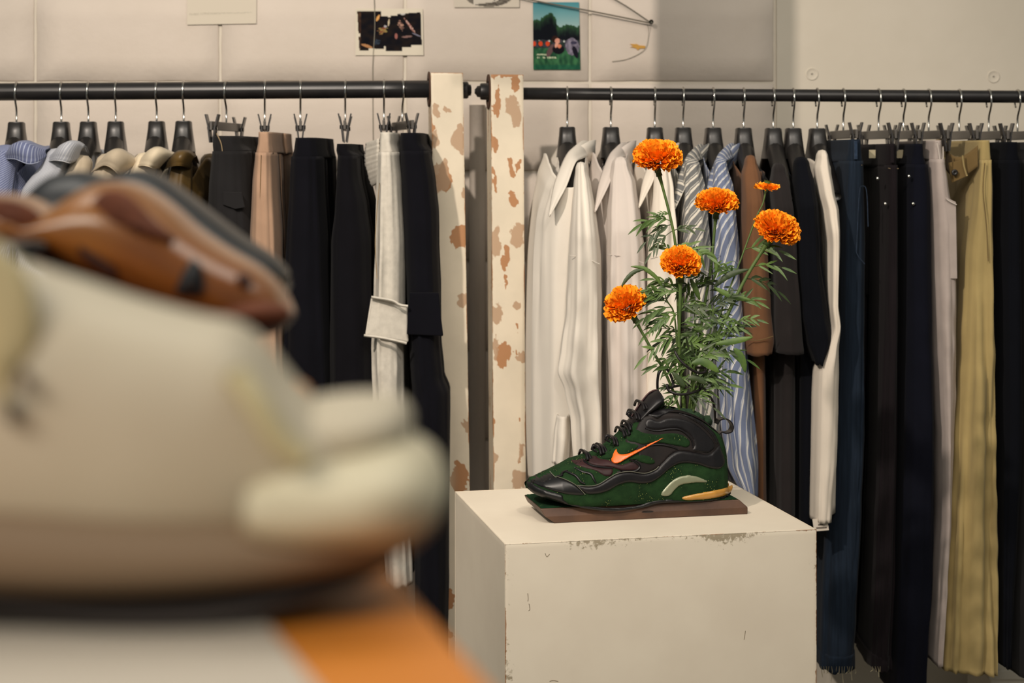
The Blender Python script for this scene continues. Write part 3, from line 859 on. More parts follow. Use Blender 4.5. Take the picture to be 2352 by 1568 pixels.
# collar tuple: (x shift, half width X, fall scale, point drop, seam py)
shirt('shirt', 'blue fine-striped shirt at the left edge of the left rack', GL, 'shirt', C['bluestripe'], 48, [(338, 10, 74), (420, -46, 84), (700, -60, 86), (1150, -70, 86)],
      [(352, -26, 30), (440, -60, 24), (700, -64, 20), (950, -60, 14)], 11, (0.0, 0.036, 1.0, 0.02), -1, 326, bodyY=0.17)
shirt('shirt', 'pale blue striped shirt hanging next to the beige shirt', GL, 'shirt', C['paleblue'], 156, [(342, 128, 186), (420, 70, 190), (700, 50, 190), (1150, 46, 190)],
      [(360, 96, 150), (440, 46, 134), (700, 40, 124), (950, 40, 120)], 12, (0.0, 0.036, 1.0, 0.02), -1, 328, bodyY=0.17)
shirt('shirt', 'beige collared shirt between the pale blue and the putty shirts', GL, 'shirt', C['beige'], 212, [(366, 176, 240), (440, 140, 250), (700, 130, 250), (1150, 130, 250)],
      [(376, 152, 200), (440, 130, 196), (700, 126, 190), (950, 126, 186)], 13, (-0.006, 0.034, 1.0, 0.02), -1, 352, bodyY=0.17)
shirt('shirt', 'putty shirt with a rolled collar left of the cream shirt', GL, 'shirt', C['beige'], 283, [(360, 232, 312), (440, 205, 318), (700, 200, 318), (1150, 200, 318)],
      [(372, 214, 270), (440, 200, 262), (700, 196, 256), (950, 190, 250)], 14, (-0.008, 0.038, 1.0, 0.02), -1, 347, bodyY=0.17)
shirt('shirt', 'cream shirt with a wide flat collar beside the olive shirt', GL, 'shirt', C['cream'], 370, [(358, 318, 390), (440, 286, 396), (700, 280, 396), (1150, 280, 396)],
      [(370, 300, 352), (440, 282, 340), (700, 276, 330), (950, 270, 330)], 15, (-0.008, 0.036, 1.0, 0.02), -1, 345, bodyY=0.17)
shirt('shirt', 'dark olive satin shirt left of the charcoal cargo trousers', GL, 'shirt', C['olive'], 434, [(362, 396, 462), (430, 380, 482), (700, 372, 490), (1150, 372, 490)],
      [(372, 388, 432), (440, 378, 436), (700, 370, 432), (950, 370, 430)], 16, (-0.004, 0.030, 1.0, 0.01), -1, 352, bodyY=0.17)

def left_collar(word, m, up, lo, Y0=3.275, Y1=3.205):
    root = [o for o in bpy.data.objects if o.get('category') == 'shirt' and word in o['label']][0]
    for c in list(root.children):
        if c.name.startswith('collar'): bpy.data.objects.remove(c)
    n = len(up); ys = [Y0 + (Y1 - Y0) * math.sin(pi * (i + 0.5) / n) for i in range(n)]
    A = spline([P(a, b, y) for (a, b), y in zip(up, ys)], 5); B = spline([P(a, b, y - 0.006) for (a, b), y in zip(lo, ys)], 5)
    mid = sum(A, Vector()) / len(A)
    Z_ = [Vector((p.x, p.y + 0.05, p.z - 0.012)) for p in A]           # inner stand behind the roll
    rings = []
    for i in range(len(A)):
        row = [Z_[i], (Z_[i] + A[i]) / 2 + Vector((0, 0, 0.010))]
        for k in range(7):
            w_ = k / 6; p = A[i] * (1 - w_) + B[i] * w_; p.y -= 0.009 * math.sin(pi * min(1, 0.15 + w_)); row.append(p)
        rings.append(row)
    v, f, uv = loft(rings, closed=False)
    obj('collar', v, f, m, root, uvs=[(b, a) for a, b in uv], solid=0.0022)
    v, f = tube([q + Vector((0, -0.0014, 0)) for q in B], 0.0008, 5); obj('collar_edge', v, f, m, root)
left_collar('blue fine-striped', C['bluestripe'], [(18, 350), (30, 332), (56, 328), (82, 338), (107, 344)], [(6, 366), (34, 365), (64, 376), (88, 372), (106, 358)])
left_collar('pale blue striped', C['paleblue'], [(124, 352), (140, 334), (158, 328), (176, 331), (190, 340)], [(108, 372), (124, 368), (144, 370), (162, 374), (180, 366)])
left_collar('beige collared', C['beige'], [(170, 372), (180, 357), (196, 352), (214, 358), (232, 370)], [(148, 398), (168, 391), (190, 390), (206, 394), (214, 392)])
left_collar('putty shirt', C['beige'], [(238, 364), (250, 350), (270, 347), (292, 358), (316, 374)], [(210, 396), (236, 380), (254, 384), (270, 398), (278, 406)])
left_collar('cream shirt with', C['cream'], [(336, 352), (346, 344), (362, 343), (380, 350), (397, 357)], [(312, 384), (326, 380), (340, 382), (352, 386), (364, 386)])
left_collar('dark olive', C['olive'], [(392, 364), (402, 352), (418, 350), (432, 352), (446, 362)], [(380, 388), (394, 382), (410, 380), (424, 382), (436, 388)])

t = trousers('charcoal cargo trousers with a flap pocket left of the tan pair', GL, C['charcoal'],
             [(312, 478, 556), (350, 480, 566), (430, 472, 572), (600, 464, 584), (900, 462, 590), (1330, 468, 586)], 21, waist=38, fold=0.004)
plate('pocket_flap', [(512, 440), (554, 442), (562, 476), (540, 480), (512, 470)], RY - 0.196, 0.006, C['charcoal'], t)
surf_strip('waist_stitch', [(497, 306), (508, 330), (512, 360)], RY - 0.186, 2.5, C['stitch'], t)
t = trousers('dusty tan trousers hanging between charcoal and black trousers', GL, C['tan'],
             [(303, 587, 625), (352, 582, 628), (420, 574, 632), (560, 566, 642), (880, 562, 650), (1350, 562, 654)], 22, waist=50, fold=0.0035)
surf_strip('seam', [(600, 356), (597, 450), (592, 560), (590, 760)], RY - 0.192, 1.6, C['lining'], t)
trousers('plain black trousers right of the dusty tan pair', GL, C['black2'],
         [(316, 670, 732), (360, 665, 736), (420, 662, 738), (600, 652, 748), (880, 648, 762), (1380, 644, 768)], 23, waist=46)
trousers('plain black trousers with a narrow pinched waist left of the grey sweatpants', GL, C['blackc'],
         [(330, 768, 806), (362, 772, 820), (400, 770, 822), (480, 764, 838), (560, 754, 850), (880, 750, 860), (1380, 748, 864)], 24, waist=30)
# heather sweatpants
t = trousers('heather grey cargo sweatpants with a gathered waist', GL, C['heather'],
             [(304, 868, 906), (352, 866, 914), (420, 862, 922), (560, 858, 930), (690, 854, 930), (800, 850, 926), (960, 856, 926), (1100, 866, 932), (1344, 882, 946)], 25, waist=48, fold=0.0045)
fl = [(852, 682), (900, 690), (936, 703), (938, 786), (838, 770), (846, 720)]
plate('cargo_flap', fl, [RY - .205, RY - .21, RY - .19, RY - .19, RY - .212, RY - .21], 0.008, C['heather'], t, bevel=0.003)
surf_strip('flap_edge', [(853, 682), (900, 690), (918, 700), (937, 703)], RY - 0.213, 7, C['heather'], t)
surf_strip('flap_edge', [(836, 770), (880, 776), (934, 788)], RY - 0.214, 7, C['heather'], t)
# gathered side of the waist
rings = []
for j in range(26):
    py = 318 + j * 4.0
    xl = 842 - 8 * math.sin(j / 25 * pi) + j * 0.5; xr = 870
    rings.append([P(xl + (xr - xl) * s_, py + (1 - s_) * 10, RY - 0.10 - 0.05 * s_ + 0.003 * math.sin(j * 2.4)) for s_ in [i / 8 for i in range(9)]])
v, f, uv = loft(rings, closed=False); obj('elastic_waist', v, f, C['heather'], t, uvs=uv, solid=0.004)
surf_strip('drawstring', [(872, 420), (866, 480), (862, 560), (866, 640)], RY - 0.194, 2.2, C['stitch'], t)
t = trousers('black cargo trousers hanging against the left post', GL, C['black2'],
         [(305, 914, 972), (345, 916, 984), (420, 920, 996), (488, 922, 1003), (560, 926, 1004), (660, 930, 1008), (790, 936, 1009), (870, 940, 1016), (905, 942, 1030), (1340, 950, 1028), (1568, 954, 1024)], 26, waist=44, fold=0.003)
plate('cargo_flap', [(940, 672), (1008, 672), (1012, 720), (1018, 772), (934, 768)], RY - 0.20, 0.008, C['black2'], t, bevel=0.002)

# ================================================================== RIGHT RACK
COLR = lambda fall=1.0, pt=0.04, w_=0.046, seam=590, sh=0.0: (sh, w_, fall, pt, seam)
s = shirt('shirt', 'white poplin shirt with pointed open collar beside the right post', GR, 'shirt', C['white'], 1312,
      [(352, 1252, 1356), (400, 1236, 1362), (470, 1226, 1370), (600, 1220, 1374), (850, 1218, 1380), (1120, 1216, 1386)],
      [(392, 1322, 1350), (420, 1318, 1358), (480, 1312, 1368), (590, 1304, 1380), (700, 1300, 1382), (800, 1288, 1384), (850, 1280, 1384), (890, 1296, 1385), (960, 1312, 1386), (1135, 1322, 1388)], 31, COLR(1.15, 0.050, 0.050, 590), 1, 326, fold=0.009)
collar_leaves(s, C['white'], 1312)
cr = garment_tube([(952, 1280, 1306), (990, 1274, 1308), (1060, 1270, 1304)], RY - 0.19, 0.03, 3, n=30, step=6, Yref=RY - 0.2)
v, f, uv = loft(cr); obj('cuff', v, f, C['white'], s, uvs=uv, solid=0.002)
s = shirt('shirt', 'pale grey poplin shirt between the white and the ivory shirts', GR, 'shirt', C['lavender'], 1411,
      [(350, 1366, 1450), (420, 1352, 1462), (600, 1360, 1470), (900, 1364, 1478), (1120, 1366, 1482)],
      [(380, 1408, 1446), (420, 1400, 1462), (500, 1394, 1472), (590, 1392, 1482), (760, 1390, 1488), (960, 1394, 1488), (1120, 1400, 1486)], 32, COLR(1.1, 0.045, 0.044, 588), 1, 327, fold=0.009)
collar_leaves(s, C['lavender'], 1408, 4, 0.82, 0.92)
s = shirt('shirt', 'ivory shirt directly behind the tallest marigold', GR, 'shirt', C['ivory'], 1512,
      [(355, 1468, 1545), (420, 1462, 1552), (600, 1476, 1560), (900, 1476, 1566), (1120, 1476, 1570)],
      [(385, 1506, 1542), (430, 1500, 1550), (600, 1484, 1558), (800, 1478, 1562), (960, 1470, 1562), (1120, 1470, 1560)], 33, COLR(1.05, 0.04, 0.044, 590), 1, 332, fold=0.009)
collar_leaves(s, C['ivory'], 1508, 6, 0.8, 0.85)
s = shirt('shirt', 'grey shirt with wide white stripes', GR, 'shirt', C['greystripe'], 1582,
      [(360, 1544, 1612), (420, 1548, 1622), (600, 1556, 1632), (900, 1572, 1650), (1120, 1590, 1662)],
      [(385, 1578, 1612), (430, 1572, 1622), (600, 1562, 1632), (800, 1572, 1644), (1100, 1590, 1660)], 34, COLR(1.0, 0.036, 0.042, 610), 1, 334, fold=0.008)
collar_leaves(s, C['greystripe'], 1585, 8, 0.78, 0.9)
s = shirt('shirt', 'blue shirt with fine white pinstripes next to the brown T-shirt', GR, 'shirt', C['bluewhite'], 1652,
      [(360, 1620, 1678), (420, 1622, 1688), (600, 1632, 1700), (800, 1644, 1716), (1050, 1664, 1745), (1120, 1690, 1736)],
      [(382, 1646, 1674), (430, 1640, 1688), (600, 1636, 1698), (780, 1640, 1714), (960, 1652, 1730), (1060, 1668, 1744), (1130, 1700, 1735)], 35, COLR(1.0, 0.036, 0.042, 588), 1, 333, fold=0.008)
collar_leaves(s, C['bluewhite'], 1656, 6, 0.78, 0.9)
s = shirt('t_shirt', 'brown short-sleeved T-shirt between the blue shirt and a dark grey one', GR, 'T-shirt', C['brown'], 1716,
      [(368, 1690, 1744), (420, 1690, 1748), (800, 1706, 1758), (1120, 1722, 1752), (1150, 1724, 1752)],
      [(376, 1716, 1742), (400, 1708, 1750), (560, 1704, 1762), (700, 1702, 1770), (780, 1704, 1778), (812, 1708, 1772)], 36, None, 1, 366, neckband=True, fold=0.005, drop=0.05)
surf_strip('sleeve_hem', [(1706, 778), (1740, 782), (1776, 772)], RY - 0.258, 2, C['lining'], s)
s = shirt('t_shirt', 'dark grey short-sleeved T-shirt right of the brown one', GR, 'T-shirt', C['darkgrey'], 1782,
      [(388, 1756, 1806), (440, 1756, 1812), (800, 1766, 1826), (1190, 1768, 1826)],
      [(394, 1780, 1808), (420, 1774, 1816), (600, 1774, 1828), (760, 1774, 1842), (808, 1778, 1846)], 37, None, 1, 386, neckband=True, fold=0.004, drop=0.05)
s = shirt('t_shirt', 'ink black short-sleeved T-shirt beside the white long-sleeved top', GR, 'T-shirt', C['ink'], 1830,
      [(372, 1806, 1858), (440, 1806, 1868), (800, 1816, 1872), (1200, 1816, 1866)],
      [(380, 1830, 1864), (420, 1826, 1872), (600, 1826, 1884), (720, 1834, 1902), (780, 1846, 1914), (832, 1866, 1886)], 38, None, 1, 372, neckband=True, fold=0.004, drop=0.05)
s = shirt('long_sleeve_top', 'white long-sleeved top with a slit cuff and paper tag beside the jeans', GR, 'top', C['whitej'], 1886,
      [(364, 1872, 1906), (440, 1874, 1912), (700, 1880, 1916), (1150, 1868, 1914)],
      [(364, 1884, 1908), (385, 1878, 1912), (440, 1884, 1918), (484, 1892, 1926), (560, 1900, 1925), (700, 1900, 1922), (748, 1904, 1928), (800, 1888, 1924), (850, 1868, 1926), (930, 1866, 1924), (1050, 1864, 1920), (1150, 1862, 1910), (1190, 1862, 1906)], 39, None, 1, 362, neckband=True, fold=0.0035, drop=0.02)
plate('paper_tag', [(1866, 1192), (1900, 1190), (1904, 1217), (1870, 1220)], RY - 0.245, 0.0015, C['tagm'], s, bevel=0.0)
M['ink_print'] = mat('tag_print', srgb(70, 60, 52), 0.8)
tagp = [q for q in s.children if q.name.startswith('paper_tag')][0]
for (a, b, c_, d) in ((1879, 1204, 12, 1.6), (1875, 1211, 24, 1.8)):
    plate('print_line', [(a, b), (a + c_, b - 1), (a + c_, b + d - 1), (a, b + d)], RY - 0.2464, 0.0006, M['ink_print'], tagp, bevel=0)

def jeans_extra(t, loop_px, y, lab_px, m, rivets=(), stitch=True, pocket=None):
    for q in loop_px:
        plate('belt_loop', [(q - 4, y + 2), (q + 4, y + 2), (q + 4, y + 44), (q - 4, y + 44)], RY - 0.186, 0.004, m, t)
        if stitch:
            surf_strip('stitch', [(q - 10, y + 56), (q, y + 58), (q + 14, y + 57)], RY - 0.1865, 1.5, C['stitch'], t)
    if lab_px:
        plate('size_label', [(lab_px, y + 14), (lab_px + 15, y + 14), (lab_px + 15, y + 33), (lab_px, y + 33)], RY - 0.10, 0.001, C['label'], t, bevel=0)
    for (a, b) in rivets:
        c = P(a, b, RY - 0.19)
        r_ = [[c + Vector((q * math.cos(k * pi / 6), d, q * math.sin(k * pi / 6))) for k in range(12)] for q, d in ((0.0035, 0.003), (0.0035, 0), (0.002, -0.0012), (0.0004, -0.0013))]
        v, f, _ = loft(r_, True, False, True); obj('rivet', v, f, M['chrome'], t)
t = trousers('washed blue jeans with a frayed let-down hem', GR, C['denim'],
             [(320, 1946, 1984), (375, 1938, 1988), (440, 1934, 1990), (560, 1928, 1994), (800, 1924, 1992), (1000, 1912, 1992), (1200, 1900, 1986), (1400, 1890, 1976), (1534, 1886, 1966)], 41, waist=52, bandm=C['denim'], hem=34, fold=0.004)
jeans_extra(t, [1966], 322, 1933, C['denimband'])
for pp in ([(1976, 428), (1972, 470), (1968, 560), (1968, 582), (1986, 606)], [(1976, 428), (1990, 436), (1994, 520)]):
    surf_strip('pocket_stitch', pp, RY - 0.1975, 2, C['denimband'], t)
# frayed threads at the hem
for k in range(14):
    a = 1886 + k * 6
    v, f = tube([P(a, 1530, RY - 0.195), P(a + random.uniform(-3, 3), 1540 + random.uniform(0, 6), RY - 0.196), P(a + random.uniform(-5, 5), 1546 + random.uniform(0, 14) * (k % 4 == 0) * 2, RY - 0.195)], 0.0006, 4)
    obj('frayed_thread', v, f, C['label'], t)
t = trousers('faded black jeans with a frayed hem right of the blue jeans', GR, C['blackdenim'],
             [(330, 2034, 2062), (384, 2032, 2064), (440, 2034, 2064), (700, 2030, 2066), (1000, 2024, 2062), (1300, 2012, 2056), (1532, 2002, 2046)], 42, waist=52, hem=30, fold=0.003)
jeans_extra(t, [2050], 330, 1996, C['blackdenim'], rivets=((2016, 410), (2034, 468)))
for k in range(7):
    a = 2004 + k * 6
    v, f = tube([P(a, 1530, RY - 0.195), P(a + random.uniform(-3, 3), 1538, RY - 0.196), P(a + random.uniform(-5, 5), 1542 + 12 * (k == 2), RY - 0.195)], 0.0006, 4)
    obj('frayed_thread', v, f, C['label'], t)
t = trousers('navy trousers between the faded black jeans and the stone pair', GR, C['navy'],
             [(330, 2094, 2126), (384, 2088, 2134), (440, 2084, 2140), (700, 2082, 2146), (1000, 2076, 2152), (1300, 2064, 2150), (1560, 2052, 2136), (1600, 2052, 2130)], 43, waist=50, fold=0.003)
jeans_extra(t, [], 330, 2060, C['navy'], rivets=((2088, 405), (2098, 468)))
t = trousers('pale stone trousers with patch pocket left of the khaki pair', GR, C['stone'],
             [(322, 2140, 2167), (372, 2138, 2172), (420, 2138, 2180), (520, 2142, 2198), (700, 2146, 2200), (900, 2154, 2196), (1000, 2160, 2190), (1200, 2164, 2184), (1350, 2154, 2176), (1524, 2144, 2166)], 44, waist=46, fold=0.003)
surf_strip('zip_edge', [(2152, 326), (2156, 345), (2160, 370), (2166, 366), (2166, 336)], RY - 0.188, 3, C['lavender'], t)
plate('patch_pocket', [(2172, 452), (2196, 464), (2199, 640), (2174, 640)], RY - 0.192, 0.004, C['stone'], t)
surf_strip('pocket_hem', [(2172, 456), (2184, 464), (2197, 470)], RY - 0.196, 3, C['lavender'], t)
t = trousers('khaki yellow pleated trousers with an open waistband', GR, C['khaki'],
             [(322, 2244, 2280), (372, 2243, 2282), (440, 2236, 2286), (600, 2214, 2288), (800, 2204, 2290), (1000, 2192, 2290), (1200, 2182, 2292), (1400, 2172, 2296), (1540, 2165, 2298)], 45, waist=48, fold=0.0075)
# open far waistband sagging to the left with its button
rings = []
for j in range(7):
    dy = j * 8
    rings.append([P(a, b + dy, Y) for a, b, Y in ((2172, 340, 3.32), (2182, 352, 3.29), (2196, 360, 3.27), (2212, 358, 3.26), (2228, 348, 3.25), (2246, 334, 3.24))])
v, f, uv = loft([spline(r, 4) for r in rings], closed=False); obj('back_waistband', v, f, C['lining'], t, uvs=uv, solid=0.002)
plate('button_tab', [(2178, 374), (2216, 366), (2222, 404), (2186, 420)], [3.27, 3.255, 3.25, 3.265], 0.003, C['lining'], t)
c = P(2193, 396, 3.252)
r_ = [[c + Vector((q * math.cos(k * pi / 8), d, q * math.sin(k * pi / 8))) for k in range(16)] for q, d in ((0.006, 0.002), (0.006, -0.001), (0.0045, -0.002), (0.0005, -0.001))]
v, f, _ = loft(r_, True, False, True); obj('button', v, f, M['blackplastic'], t)
surf_strip('belt_loop', [(2211, 356), (2214, 380), (2221, 404)], 3.243, 4, C['khaki'], t)
surf_strip('pleat_edge', [(2262, 374), (2258, 440), (2266, 520), (2270, 600)], RY - 0.20, 2.2, C['lining'], t)
plate('front_tab', [(2150, 320), (2164, 320), (2166, 345), (2150, 345)], RY + 0.05, 0.003, C['lining'], t)
trousers('black trousers hanging right of the khaki pair', GR, C['ink'],
         [(326, 2306, 2344), (380, 2300, 2350), (560, 2298, 2352), (1000, 2300, 2356), (1527, 2299, 2322)], 46, waist=44, fold=0.003)
trousers('charcoal trousers cut off by the right edge of the photo', GR, C['charcoal'],
         [(326, 2366, 2400), (380, 2350, 2410), (1000, 2352, 2410), (1552, 2334, 2400)], 47, waist=44, fold=0.003)
# low white crate / block on the floor at the right
bx = P(2330, 1556, 3.55)
cr_ = empty('white_crate', (bx.x + 0.06, 3.58, 0), 'white low box on the floor under the black trousers, lower right corner', 'box')
obj('body', *box(bx.x + 0.06, 3.60, bz * 0 + (P(0, 1556, 3.5).z) / 2, 0.24, 0.18, P(0, 1556, 3.5).z), M['paper'], cr_, smooth=False, bevel=0.003)
obj('lid', *box(bx.x + 0.06, 3.60, P(0, 1552, 3.5).z, 0.25, 0.19, 0.02), M['plaster'], cr_, smooth=False, bevel=0.003)

# ================================================================== DISPLAY PLINTH
PZ = H - 0.523                                  # plinth top
FO = Vector((-0.0094, 2.35, 0))                 # front left corner
A12 = math.atan2(0.094, 0.437)
EX = Vector((math.cos(A12), math.sin(A12), 0)); EY = Vector((-math.sin(A12), math.cos(A12), 0))
PW, PD = 0.447, 0.379
def PL(x, y, z): return FO + EX * x + EY * y + Vector((0, 0, z))
plinth = empty('display_plinth', PL(PW / 2, PD / 2, 0), 'white scuffed plinth carrying the green and black sneaker', 'plinth', rz=A12)
def panel_grid(name, o, du, dv, nu, nv, edges, seed):
    """edges: weights for (u0,u1,v0,v1) borders -> wear paint attribute"""
    vs, cs = [], []
    U, V = du.length, dv.length
    nrm = du.cross(dv).normalized()
    for j in range(nv + 1):
        for i in range(nu + 1):
            # denser near the borders
            u = i / nu; v_ = j / nv
            p = o + du * u + dv * v_
            d = [u * U, (1 - u) * U, v_ * V, (1 - v_) * V]
            g = s = r = 0
            for dd, (gw, rw) in zip(d, edges):
                nn = noise.noise(Vector((p.x * 30, p.y * 30, p.z * 30 + seed)))
                n2 = noise.noise(Vector((p.x * 9, p.y * 9, p.z * 9 + seed * 2)))
                g = max(g, gw * max(0, 1 - dd / 0.0028) * (0.7 + 1.3 * nn))
                r = max(r, rw * max(0, 1 - dd / (0.022 + 0.02 * n2)) * (0.42 + 0.9 * n2))
            mind = min(d)
            if mind < 1e-6: p = p - nrm * 0.0006
            vs.append(p); cs.append((r, g, 0.35 * r, 1))
    fs = [(j * (nu + 1) + i, j * (nu + 1) + i + 1, (j + 1) * (nu + 1) + i + 1, (j + 1) * (nu + 1) + i) for j in range(nv) for i in range(nu)]
    # thickness
    return obj(name, vs, fs, M['plinth'], plinth, cols=cs, solid=0.0)
Zu = Vector((0, 0, 1))
panel_grid('front_panel', PL(0, 0, 0), EX * PW, Zu * PZ, 180, 260, ((1.0, 1.0), (0.8, 0.5), (0.3, 0.3), (0.5, 0.9)), 1)
panel_grid('side_panel', PL(0, PD, 0), -EY * PD, Zu * PZ, 120, 200, ((0.2, 0.2), (0.6, 0.15), (0.2, 0.2), (0.1, 0.1)), 2)
panel_grid('side_panel', PL(PW, 0, 0), EY * PD, Zu * PZ, 60, 100, ((0.8, 0.6), (0.3, 0.3), (0.2, 0.2), (0.2, 0.3)), 3)
panel_grid('back_panel', PL(PW, PD, 0), -EX * PW, Zu * PZ, 60, 100, ((0.2, 0.2),) * 4, 4)
panel_grid('top_panel', PL(0, 0, PZ), EX * PW, EY * PD, 150, 120, ((0.1, 0.0), (0.1, 0), (0.15, 0.05), (0.0, 0.0)), 5)
M['scratch'] = mat('scuff_mark', srgb(120, 106, 84), 0.9)
for pts in ([(1212, 1362), (1213, 1374), (1212, 1380)], [(1215, 1386), (1217, 1398), (1214, 1402)], [(1712, 1448), (1710, 1462), (1709, 1468)], [(1262, 1564), (1270, 1562), (1282, 1564)],
            [(1252, 1270), (1256, 1278), (1262, 1272)]):
    q = []
    for (a, b) in pts:
        d = Vector(((a - CX) / F, 1, -(b - HY) / F)); o0 = Vector((0, 0, H))
        n_ = EY; t_ = ((FO - o0).dot(n_)) / d.dot(n_)
        q.append(o0 + d * t_ - EY * 0.0002)
    v, f = tube(q, 0.00035, 5, smooth_n=3); obj('scratch', v, f, M['scratch'], plinth)

# ================================================================== BASE BOARD
M['wood'] = mat('brown_stained_wood', srgb(92, 64, 46), 0.5, col2=srgb(62, 42, 32), nscale=16, bump=0.25, bscale=90, streak=0)
M['turf'] = mat('green_flock', srgb(26, 58, 34), 1.0, col2=srgb(18, 42, 26), nscale=60, bump=0.9, bscale=900, bdist=0.0015, speck=(srgb(140, 160, 90), 420, 0.12), spec=0.1)
bang = math.atan2(0.066, 0.295) - A12
bo = Vector((0.0847, 0.1150)); BWD, BDP, BHT = 0.303, 0.112, 0.021
def BD(x, y, z):
    c, s_ = math.cos(bang), math.sin(bang)
    return PL(bo.x + x * c - y * s_, bo.y + x * s_ + y * c, PZ + z)
board = empty('base_board', BD(BWD / 2, BDP / 2, 0), 'brown wooden board with green flocked top under the sneaker', 'board', rz=A12)
out = [(-0.0, 0), (BWD, 0), (BWD, BDP), (0, BDP)]
top_o = [(0.006 - 0.014, 0.004), (BWD - 0.012, 0.004), (BWD - 0.012, BDP - 0.004), (-0.008, BDP - 0.004)]
bot_o = [(0.012, 0), (BWD, 0), (BWD, BDP), (0.012, BDP)]
vs = [BD(a, b, 0.0003) for a, b in bot_o] + [BD(BWD if i in (1, 2) else -0.002, b, 0.010) for i, (a, b) in enumerate(bot_o)] + [BD(a, b, BHT) for a, b in top_o]
fs = [(3, 2, 1, 0), (8, 9, 10, 11)]
for k in (0, 4):
    for i in range(4): fs.append((k + i, k + (i + 1) % 4, k + 4 + (i + 1) % 4, k + 4 + i))
obj('wood_slab', vs, fs, M['wood'], board, smooth=False, bevel=0.0012)
tv = []
nx_, ny_ = 90, 34
for j in range(ny_ + 1):
    for i in range(nx_ + 1):
        a = -0.007 + (BWD - 0.006) * i / nx_; b = 0.005 + (BDP - 0.010) * j / ny_
        e = min(i, nx_ - i, j, ny_ - j)
        tv.append(BD(a, b, BHT + (0.0004 if e == 0 else 0.0013 + 0.0007 * random.random())))
obj('flock_top', tv, [(j * (nx_ + 1) + i, j * (nx_ + 1) + i + 1, (j + 1) * (nx_ + 1) + i + 1, (j + 1) * (nx_ + 1) + i) for j in range(ny_) for i in range(nx_)], M['turf'], board)
kn = [BD(0.150 + 0.009 * math.cos(a), -0.0004, 0.0105 + 0.0014 * math.sin(a)) for a in [2 * pi * i / 16 for i in range(16)]]
v, f, _ = loft([kn, [p + EY * 0.0025 for p in kn]], True, True, True)
M['knot'] = mat('dark_knot', srgb(30, 20, 16), 0.8); obj('knot', v, f, M['knot'], board)

# ================================================================== SNEAKER
YC = bo.y + 0.041            # centre line of the shoe in plinth coordinates
O0 = Vector((0, 0, H))
def on_plane(px, py, yl):
    d = Vector(((px - CX) / F, 1, -(py - HY) / F))
    t_ = ((FO + EY * yl) - Vector((0, 0, 0))).dot(EY) / d.dot(EY)
    p = O0 + d * t_
    q = p - FO
    return q.dot(EX), p.z - PZ
def cr(u, v_): return (1180 + u / 3.92, 830 + v_ / 3.92)
TOPL = [(118, 1075), (150, 1040), (200, 1028), (310, 975), (420, 920), (510, 868), (610, 838), (740, 795), (850, 720), (950, 645), (1060, 530), (1130, 470), (1200, 452), (1330, 438), (1440, 440), (1560, 470), (1660, 520), (1750, 590), (1820, 640), (1860, 700), (1900, 830), (1960, 920), (1995, 1080), (1997, 1120)]
BOTL = [(118, 1095), (125, 1150), (200, 1205), (380, 1262), (600, 1322), (900, 1352), (1150, 1326), (1280, 1290), (1400, 1278), (1600, 1272), (1750, 1262), (1880, 1240), (1960, 1200), (1997, 1130)]
tl_ = sorted(on_plane(*cr(*p), YC) for p in TOPL)
bl_ = sorted(on_plane(*cr(*p), YC - 0.043) for p in BOTL)
txs, tzs = [p[0] for p in tl_], [p[1] for p in tl_]
bxs, bzs = [p[0] for p in bl_], [p[1] for p in bl_]
X0 = max(txs[0], bxs[0]) + 0.0003; X1 = min(txs[-1], bxs[-1]) - 0.0003
zmin = min(bzs)
for i in range(len(bzs)): bzs[i] = max(bzs[i], BHT + 0.0016)
def halfw(x):
    t = (x - X0) / (X1 - X0)
    k = [(0, 0.010), (0.02, 0.020), (0.06, 0.033), (0.14, 0.045), (0.28, 0.0515), (0.42, 0.049), (0.6, 0.0435), (0.78, 0.043), (0.9, 0.040), (0.96, 0.031), (0.99, 0.020), (1.0, 0.010)]
    return float(np.interp(t, [a for a, b in k], [b for a, b in k]))
def prof(s, t):
    """half width factor against relative height s at length fraction t"""
    s = max(0.0, min(1.0, s))
    low = math.sqrt(max(0, 1 - (1 - min(1, (s + 0.02) / 0.16)) ** 2)) * 0.14 + 0.86
    fore = max(0.0, 1 - max(0, (s - 0.3) / 0.7) ** 2.4) ** 0.62
    ank = (1 - 0.42 * max(0, (s - 0.25) / 0.75) ** 1.2) * (1 if s < 0.97 else math.sqrt(max(0, 1 - ((s - 0.97) / 0.03) ** 2)) * 0.2 + 0.8)
    b = max(0, min(1, (t - 0.36) / 0.26)); b = b * b * (3 - 2 * b)
    return low * (fore * (1 - b) + ank * b)
def zb(x): return float(np.interp(x, bxs, bzs))
def zt(x): return float(np.interp(x, txs, tzs))
def ynear(x, z):
    x = max(X0, min(X1, x)); a, b = zb(x), zt(x)
    s = (z - a) / max(1e-4, b - a)
    return YC - halfw(x) * prof(s, (x - X0) / (X1 - X0))
sneaker = empty('sneaker', PL((X0 + X1) / 2, YC, PZ + BHT), 'green, black and maroon high-top sneaker with orange tick, holding the flowers', 'sneaker', rz=A12)
M['flock'] = mat('green_suede', srgb(32, 58, 30), 1.0, col2=srgb(18, 38, 20), nscale=55, bump=0.8, bscale=1100, bdist=0.0008, speck=(srgb(190, 200, 110), 430, 0.13), spec=0.15)
M['rubber'] = mat('black_leather', srgb(15, 14, 17), 0.40, col2=srgb(22, 20, 22), spec=0.35, nscale=40, bump=0.2, bscale=700, bdist=0.0004)
M['quarter'] = mat('dark_brown_nubuck', srgb(27, 20, 19), 0.62, spec=0.3, col2=srgb(18, 15, 15), nscale=30, bump=0.2, bscale=700, bdist=0.0004)
